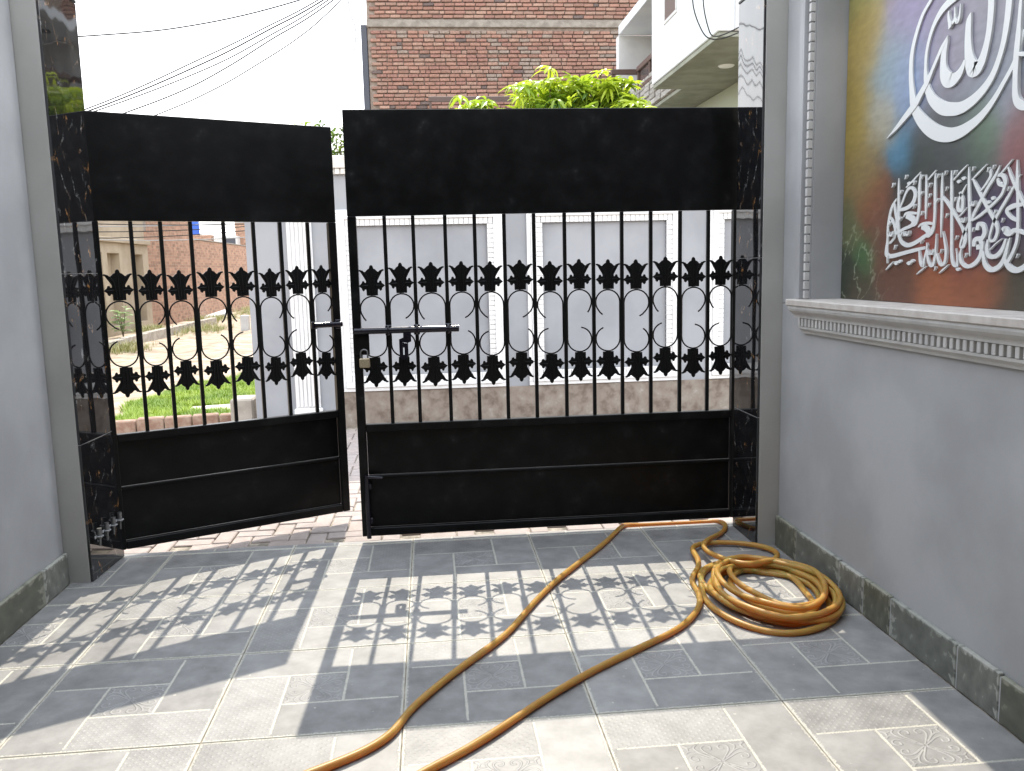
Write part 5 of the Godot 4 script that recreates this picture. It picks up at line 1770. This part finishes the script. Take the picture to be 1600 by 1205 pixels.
		[Vector3(-3.148, 1.377, 0.0017), Vector3(-3.135, 1.375, 0.0138), Vector3(-3.125, 1.374, 0.0017)],
		[Vector3(-3.088, 1.368, 0.0017), Vector3(-3.072, 1.368, 0.0152), Vector3(-3.057, 1.368, 0.0017)],
		[Vector3(-3.061, 1.378, 0.0017), Vector3(-3.049, 1.376, 0.0134), Vector3(-3.038, 1.375, 0.0017)],
		[Vector3(-2.781, 1.347, 0.0031), Vector3(-2.770, 1.345, 0.0122), Vector3(-2.759, 1.343, 0.0030)],
		[Vector3(-3.009, 1.685, 0.0037), Vector3(-3.007, 1.680, 0.0045), Vector3(-3.010, 1.674, 0.0029), Vector3(-3.015, 1.670, 0.0012)],
		[Vector3(-2.956, 1.614, 0.0037), Vector3(-2.954, 1.609, 0.0045), Vector3(-2.957, 1.603, 0.0028), Vector3(-2.962, 1.599, 0.0012)],
		[Vector3(-2.959, 1.581, 0.0037), Vector3(-2.958, 1.576, 0.0045), Vector3(-2.960, 1.571, 0.0028), Vector3(-2.965, 1.566, 0.0012)],
		[Vector3(-2.856, 1.629, 0.0035), Vector3(-2.855, 1.624, 0.0043), Vector3(-2.857, 1.619, 0.0027), Vector3(-2.862, 1.615, 0.0012)],
		[Vector3(-2.804, 1.589, 0.0035), Vector3(-2.802, 1.584, 0.0042), Vector3(-2.804, 1.579, 0.0027), Vector3(-2.809, 1.575, 0.0012)],
		[Vector3(-2.849, 1.537, 0.0035), Vector3(-2.847, 1.532, 0.0043), Vector3(-2.850, 1.527, 0.0027), Vector3(-2.855, 1.522, 0.0012)],
		[Vector3(-2.787, 1.459, 0.0034), Vector3(-2.785, 1.454, 0.0042), Vector3(-2.787, 1.449, 0.0027), Vector3(-2.792, 1.444, 0.0011)],
		[Vector3(-2.593, 1.532, 0.0032), Vector3(-2.591, 1.527, 0.0039), Vector3(-2.593, 1.522, 0.0025), Vector3(-2.597, 1.518, 0.0011)],
		[Vector3(-2.554, 1.504, 0.0032), Vector3(-2.553, 1.500, 0.0039), Vector3(-2.555, 1.495, 0.0025), Vector3(-2.559, 1.491, 0.0011)],
		[Vector3(-2.477, 1.392, 0.0031), Vector3(-2.475, 1.388, 0.0037), Vector3(-2.477, 1.383, 0.0024), Vector3(-2.481, 1.379, 0.0010)],
		[Vector3(-2.731, 1.399, 0.0034), Vector3(-2.729, 1.394, 0.0041), Vector3(-2.731, 1.389, 0.0026), Vector3(-2.736, 1.384, 0.0011)],
		[Vector3(-2.902, 1.355, 0.0036), Vector3(-2.900, 1.350, 0.0044), Vector3(-2.903, 1.344, 0.0028), Vector3(-2.908, 1.339, 0.0012)],
		[Vector3(-3.052, 1.584, 0.0038), Vector3(-3.050, 1.579, 0.0046), Vector3(-3.052, 1.573, 0.0029), Vector3(-3.058, 1.568, 0.0013)],
		[Vector3(-2.999, 1.555, 0.0037), Vector3(-2.997, 1.550, 0.0045), Vector3(-3.000, 1.544, 0.0029), Vector3(-3.005, 1.540, 0.0012)],
		[Vector3(-2.908, 1.678, 0.0036), Vector3(-2.906, 1.673, 0.0044), Vector3(-2.909, 1.668, 0.0028), Vector3(-2.914, 1.664, 0.0012)],
		[Vector3(-2.865, 1.684, 0.0035), Vector3(-2.864, 1.679, 0.0043), Vector3(-2.866, 1.673, 0.0028), Vector3(-2.871, 1.669, 0.0012)],
		[Vector3(-2.713, 1.680, 0.0034), Vector3(-2.712, 1.675, 0.0041), Vector3(-2.714, 1.670, 0.0026), Vector3(-2.718, 1.666, 0.0011)],
		[Vector3(-2.636, 1.669, 0.0033), Vector3(-2.634, 1.664, 0.0040), Vector3(-2.636, 1.659, 0.0025), Vector3(-2.640, 1.656, 0.0011)],
		[Vector3(-2.609, 1.673, 0.0032), Vector3(-2.608, 1.669, 0.0039), Vector3(-2.610, 1.664, 0.0025), Vector3(-2.614, 1.660, 0.0011)],
		[Vector3(-2.533, 1.599, 0.0031), Vector3(-2.531, 1.594, 0.0038), Vector3(-2.533, 1.590, 0.0024), Vector3(-2.537, 1.586, 0.0010)],
		[Vector3(-3.145, 1.643, 0.0039), Vector3(-3.143, 1.638, 0.0047), Vector3(-3.146, 1.632, 0.0030), Vector3(-3.152, 1.627, 0.0013)],
		[Vector3(-3.114, 1.696, 0.0038), Vector3(-3.112, 1.691, 0.0047), Vector3(-3.115, 1.685, 0.0030), Vector3(-3.121, 1.681, 0.0013)],
		[Vector3(-3.057, 1.669, 0.0038), Vector3(-3.055, 1.664, 0.0046), Vector3(-3.057, 1.658, 0.0029), Vector3(-3.063, 1.654, 0.0013)],
		[Vector3(-3.004, 1.626, 0.0037), Vector3(-3.003, 1.621, 0.0045), Vector3(-3.005, 1.616, 0.0029), Vector3(-3.011, 1.611, 0.0012)],
		[Vector3(-2.955, 1.651, 0.0036), Vector3(-2.953, 1.646, 0.0045), Vector3(-2.956, 1.640, 0.0028), Vector3(-2.961, 1.636, 0.0012)],
		[Vector3(-2.905, 1.593, 0.0036), Vector3(-2.903, 1.588, 0.0044), Vector3(-2.906, 1.583, 0.0028), Vector3(-2.911, 1.579, 0.0012)],
		[Vector3(-2.695, 1.482, 0.0033), Vector3(-2.694, 1.477, 0.0041), Vector3(-2.696, 1.472, 0.0026), Vector3(-2.700, 1.468, 0.0011)],
		[Vector3(-2.869, 1.415, 0.0035), Vector3(-2.867, 1.411, 0.0043), Vector3(-2.870, 1.405, 0.0028), Vector3(-2.875, 1.400, 0.0012)],
		[Vector3(-3.171, 1.438, 0.0039), Vector3(-3.169, 1.433, 0.0048), Vector3(-3.172, 1.427, 0.0030), Vector3(-3.178, 1.421, 0.0013)],
		[Vector3(-3.216, 1.529, 0.0040), Vector3(-3.213, 1.524, 0.0049), Vector3(-3.216, 1.518, 0.0031), Vector3(-3.223, 1.513, 0.0013)],
		[Vector3(-3.142, 1.543, 0.0039), Vector3(-3.140, 1.537, 0.0047), Vector3(-3.143, 1.531, 0.0030), Vector3(-3.149, 1.527, 0.0013)],
		[Vector3(-3.201, 1.675, 0.0040), Vector3(-3.199, 1.669, 0.0048), Vector3(-3.201, 1.663, 0.0031), Vector3(-3.208, 1.659, 0.0013)],
		[Vector3(-3.125, 1.485, 0.0039), Vector3(-3.123, 1.480, 0.0047), Vector3(-3.126, 1.474, 0.0030), Vector3(-3.132, 1.469, 0.0013)],
		[Vector3(-2.811, 1.679, 0.0035), Vector3(-2.809, 1.675, 0.0042), Vector3(-2.811, 1.669, 0.0027), Vector3(-2.816, 1.665, 0.0012)],
		[Vector3(-2.992, 1.454, 0.0037), Vector3(-2.990, 1.449, 0.0045), Vector3(-2.992, 1.443, 0.0029), Vector3(-2.998, 1.438, 0.0012)],
		[Vector3(-2.719, 1.569, 0.0022), Vector3(-2.715, 1.554, 0.0045), Vector3(-2.707, 1.556, 0.0037), Vector3(-2.707, 1.566, 0.0022)],
		[Vector3(-2.707, 1.558, 0.0030), Vector3(-2.699, 1.553, 0.0044), Vector3(-2.694, 1.558, 0.0037), Vector3(-2.693, 1.569, 0.0015)],
		[Vector3(-2.767, 1.518, 0.0023), Vector3(-2.763, 1.503, 0.0046), Vector3(-2.755, 1.506, 0.0038), Vector3(-2.754, 1.516, 0.0023)],
		[Vector3(-2.755, 1.507, 0.0030), Vector3(-2.747, 1.502, 0.0045), Vector3(-2.741, 1.508, 0.0038), Vector3(-2.740, 1.519, 0.0015)],
		[Vector3(-2.944, 1.415, 0.0024), Vector3(-2.940, 1.399, 0.0048), Vector3(-2.930, 1.402, 0.0040), Vector3(-2.929, 1.413, 0.0024)],
		[Vector3(-2.930, 1.404, 0.0032), Vector3(-2.921, 1.398, 0.0048), Vector3(-2.914, 1.405, 0.0040), Vector3(-2.914, 1.417, 0.0016)],
		[Vector3(-3.225, 1.491, 0.0027), Vector3(-3.220, 1.474, 0.0053), Vector3(-3.208, 1.477, 0.0044), Vector3(-3.208, 1.489, 0.0026)],
		[Vector3(-3.209, 1.479, 0.0035), Vector3(-3.198, 1.473, 0.0053), Vector3(-3.190, 1.480, 0.0044), Vector3(-3.189, 1.492, 0.0018)],
		[Vector3(-3.109, 1.488, 0.0026), Vector3(-3.104, 1.472, 0.0051), Vector3(-3.094, 1.475, 0.0042), Vector3(-3.093, 1.486, 0.0025)],
		[Vector3(-3.094, 1.476, 0.0034), Vector3(-3.084, 1.471, 0.0051), Vector3(-3.076, 1.477, 0.0042), Vector3(-3.076, 1.489, 0.0017)],
	]
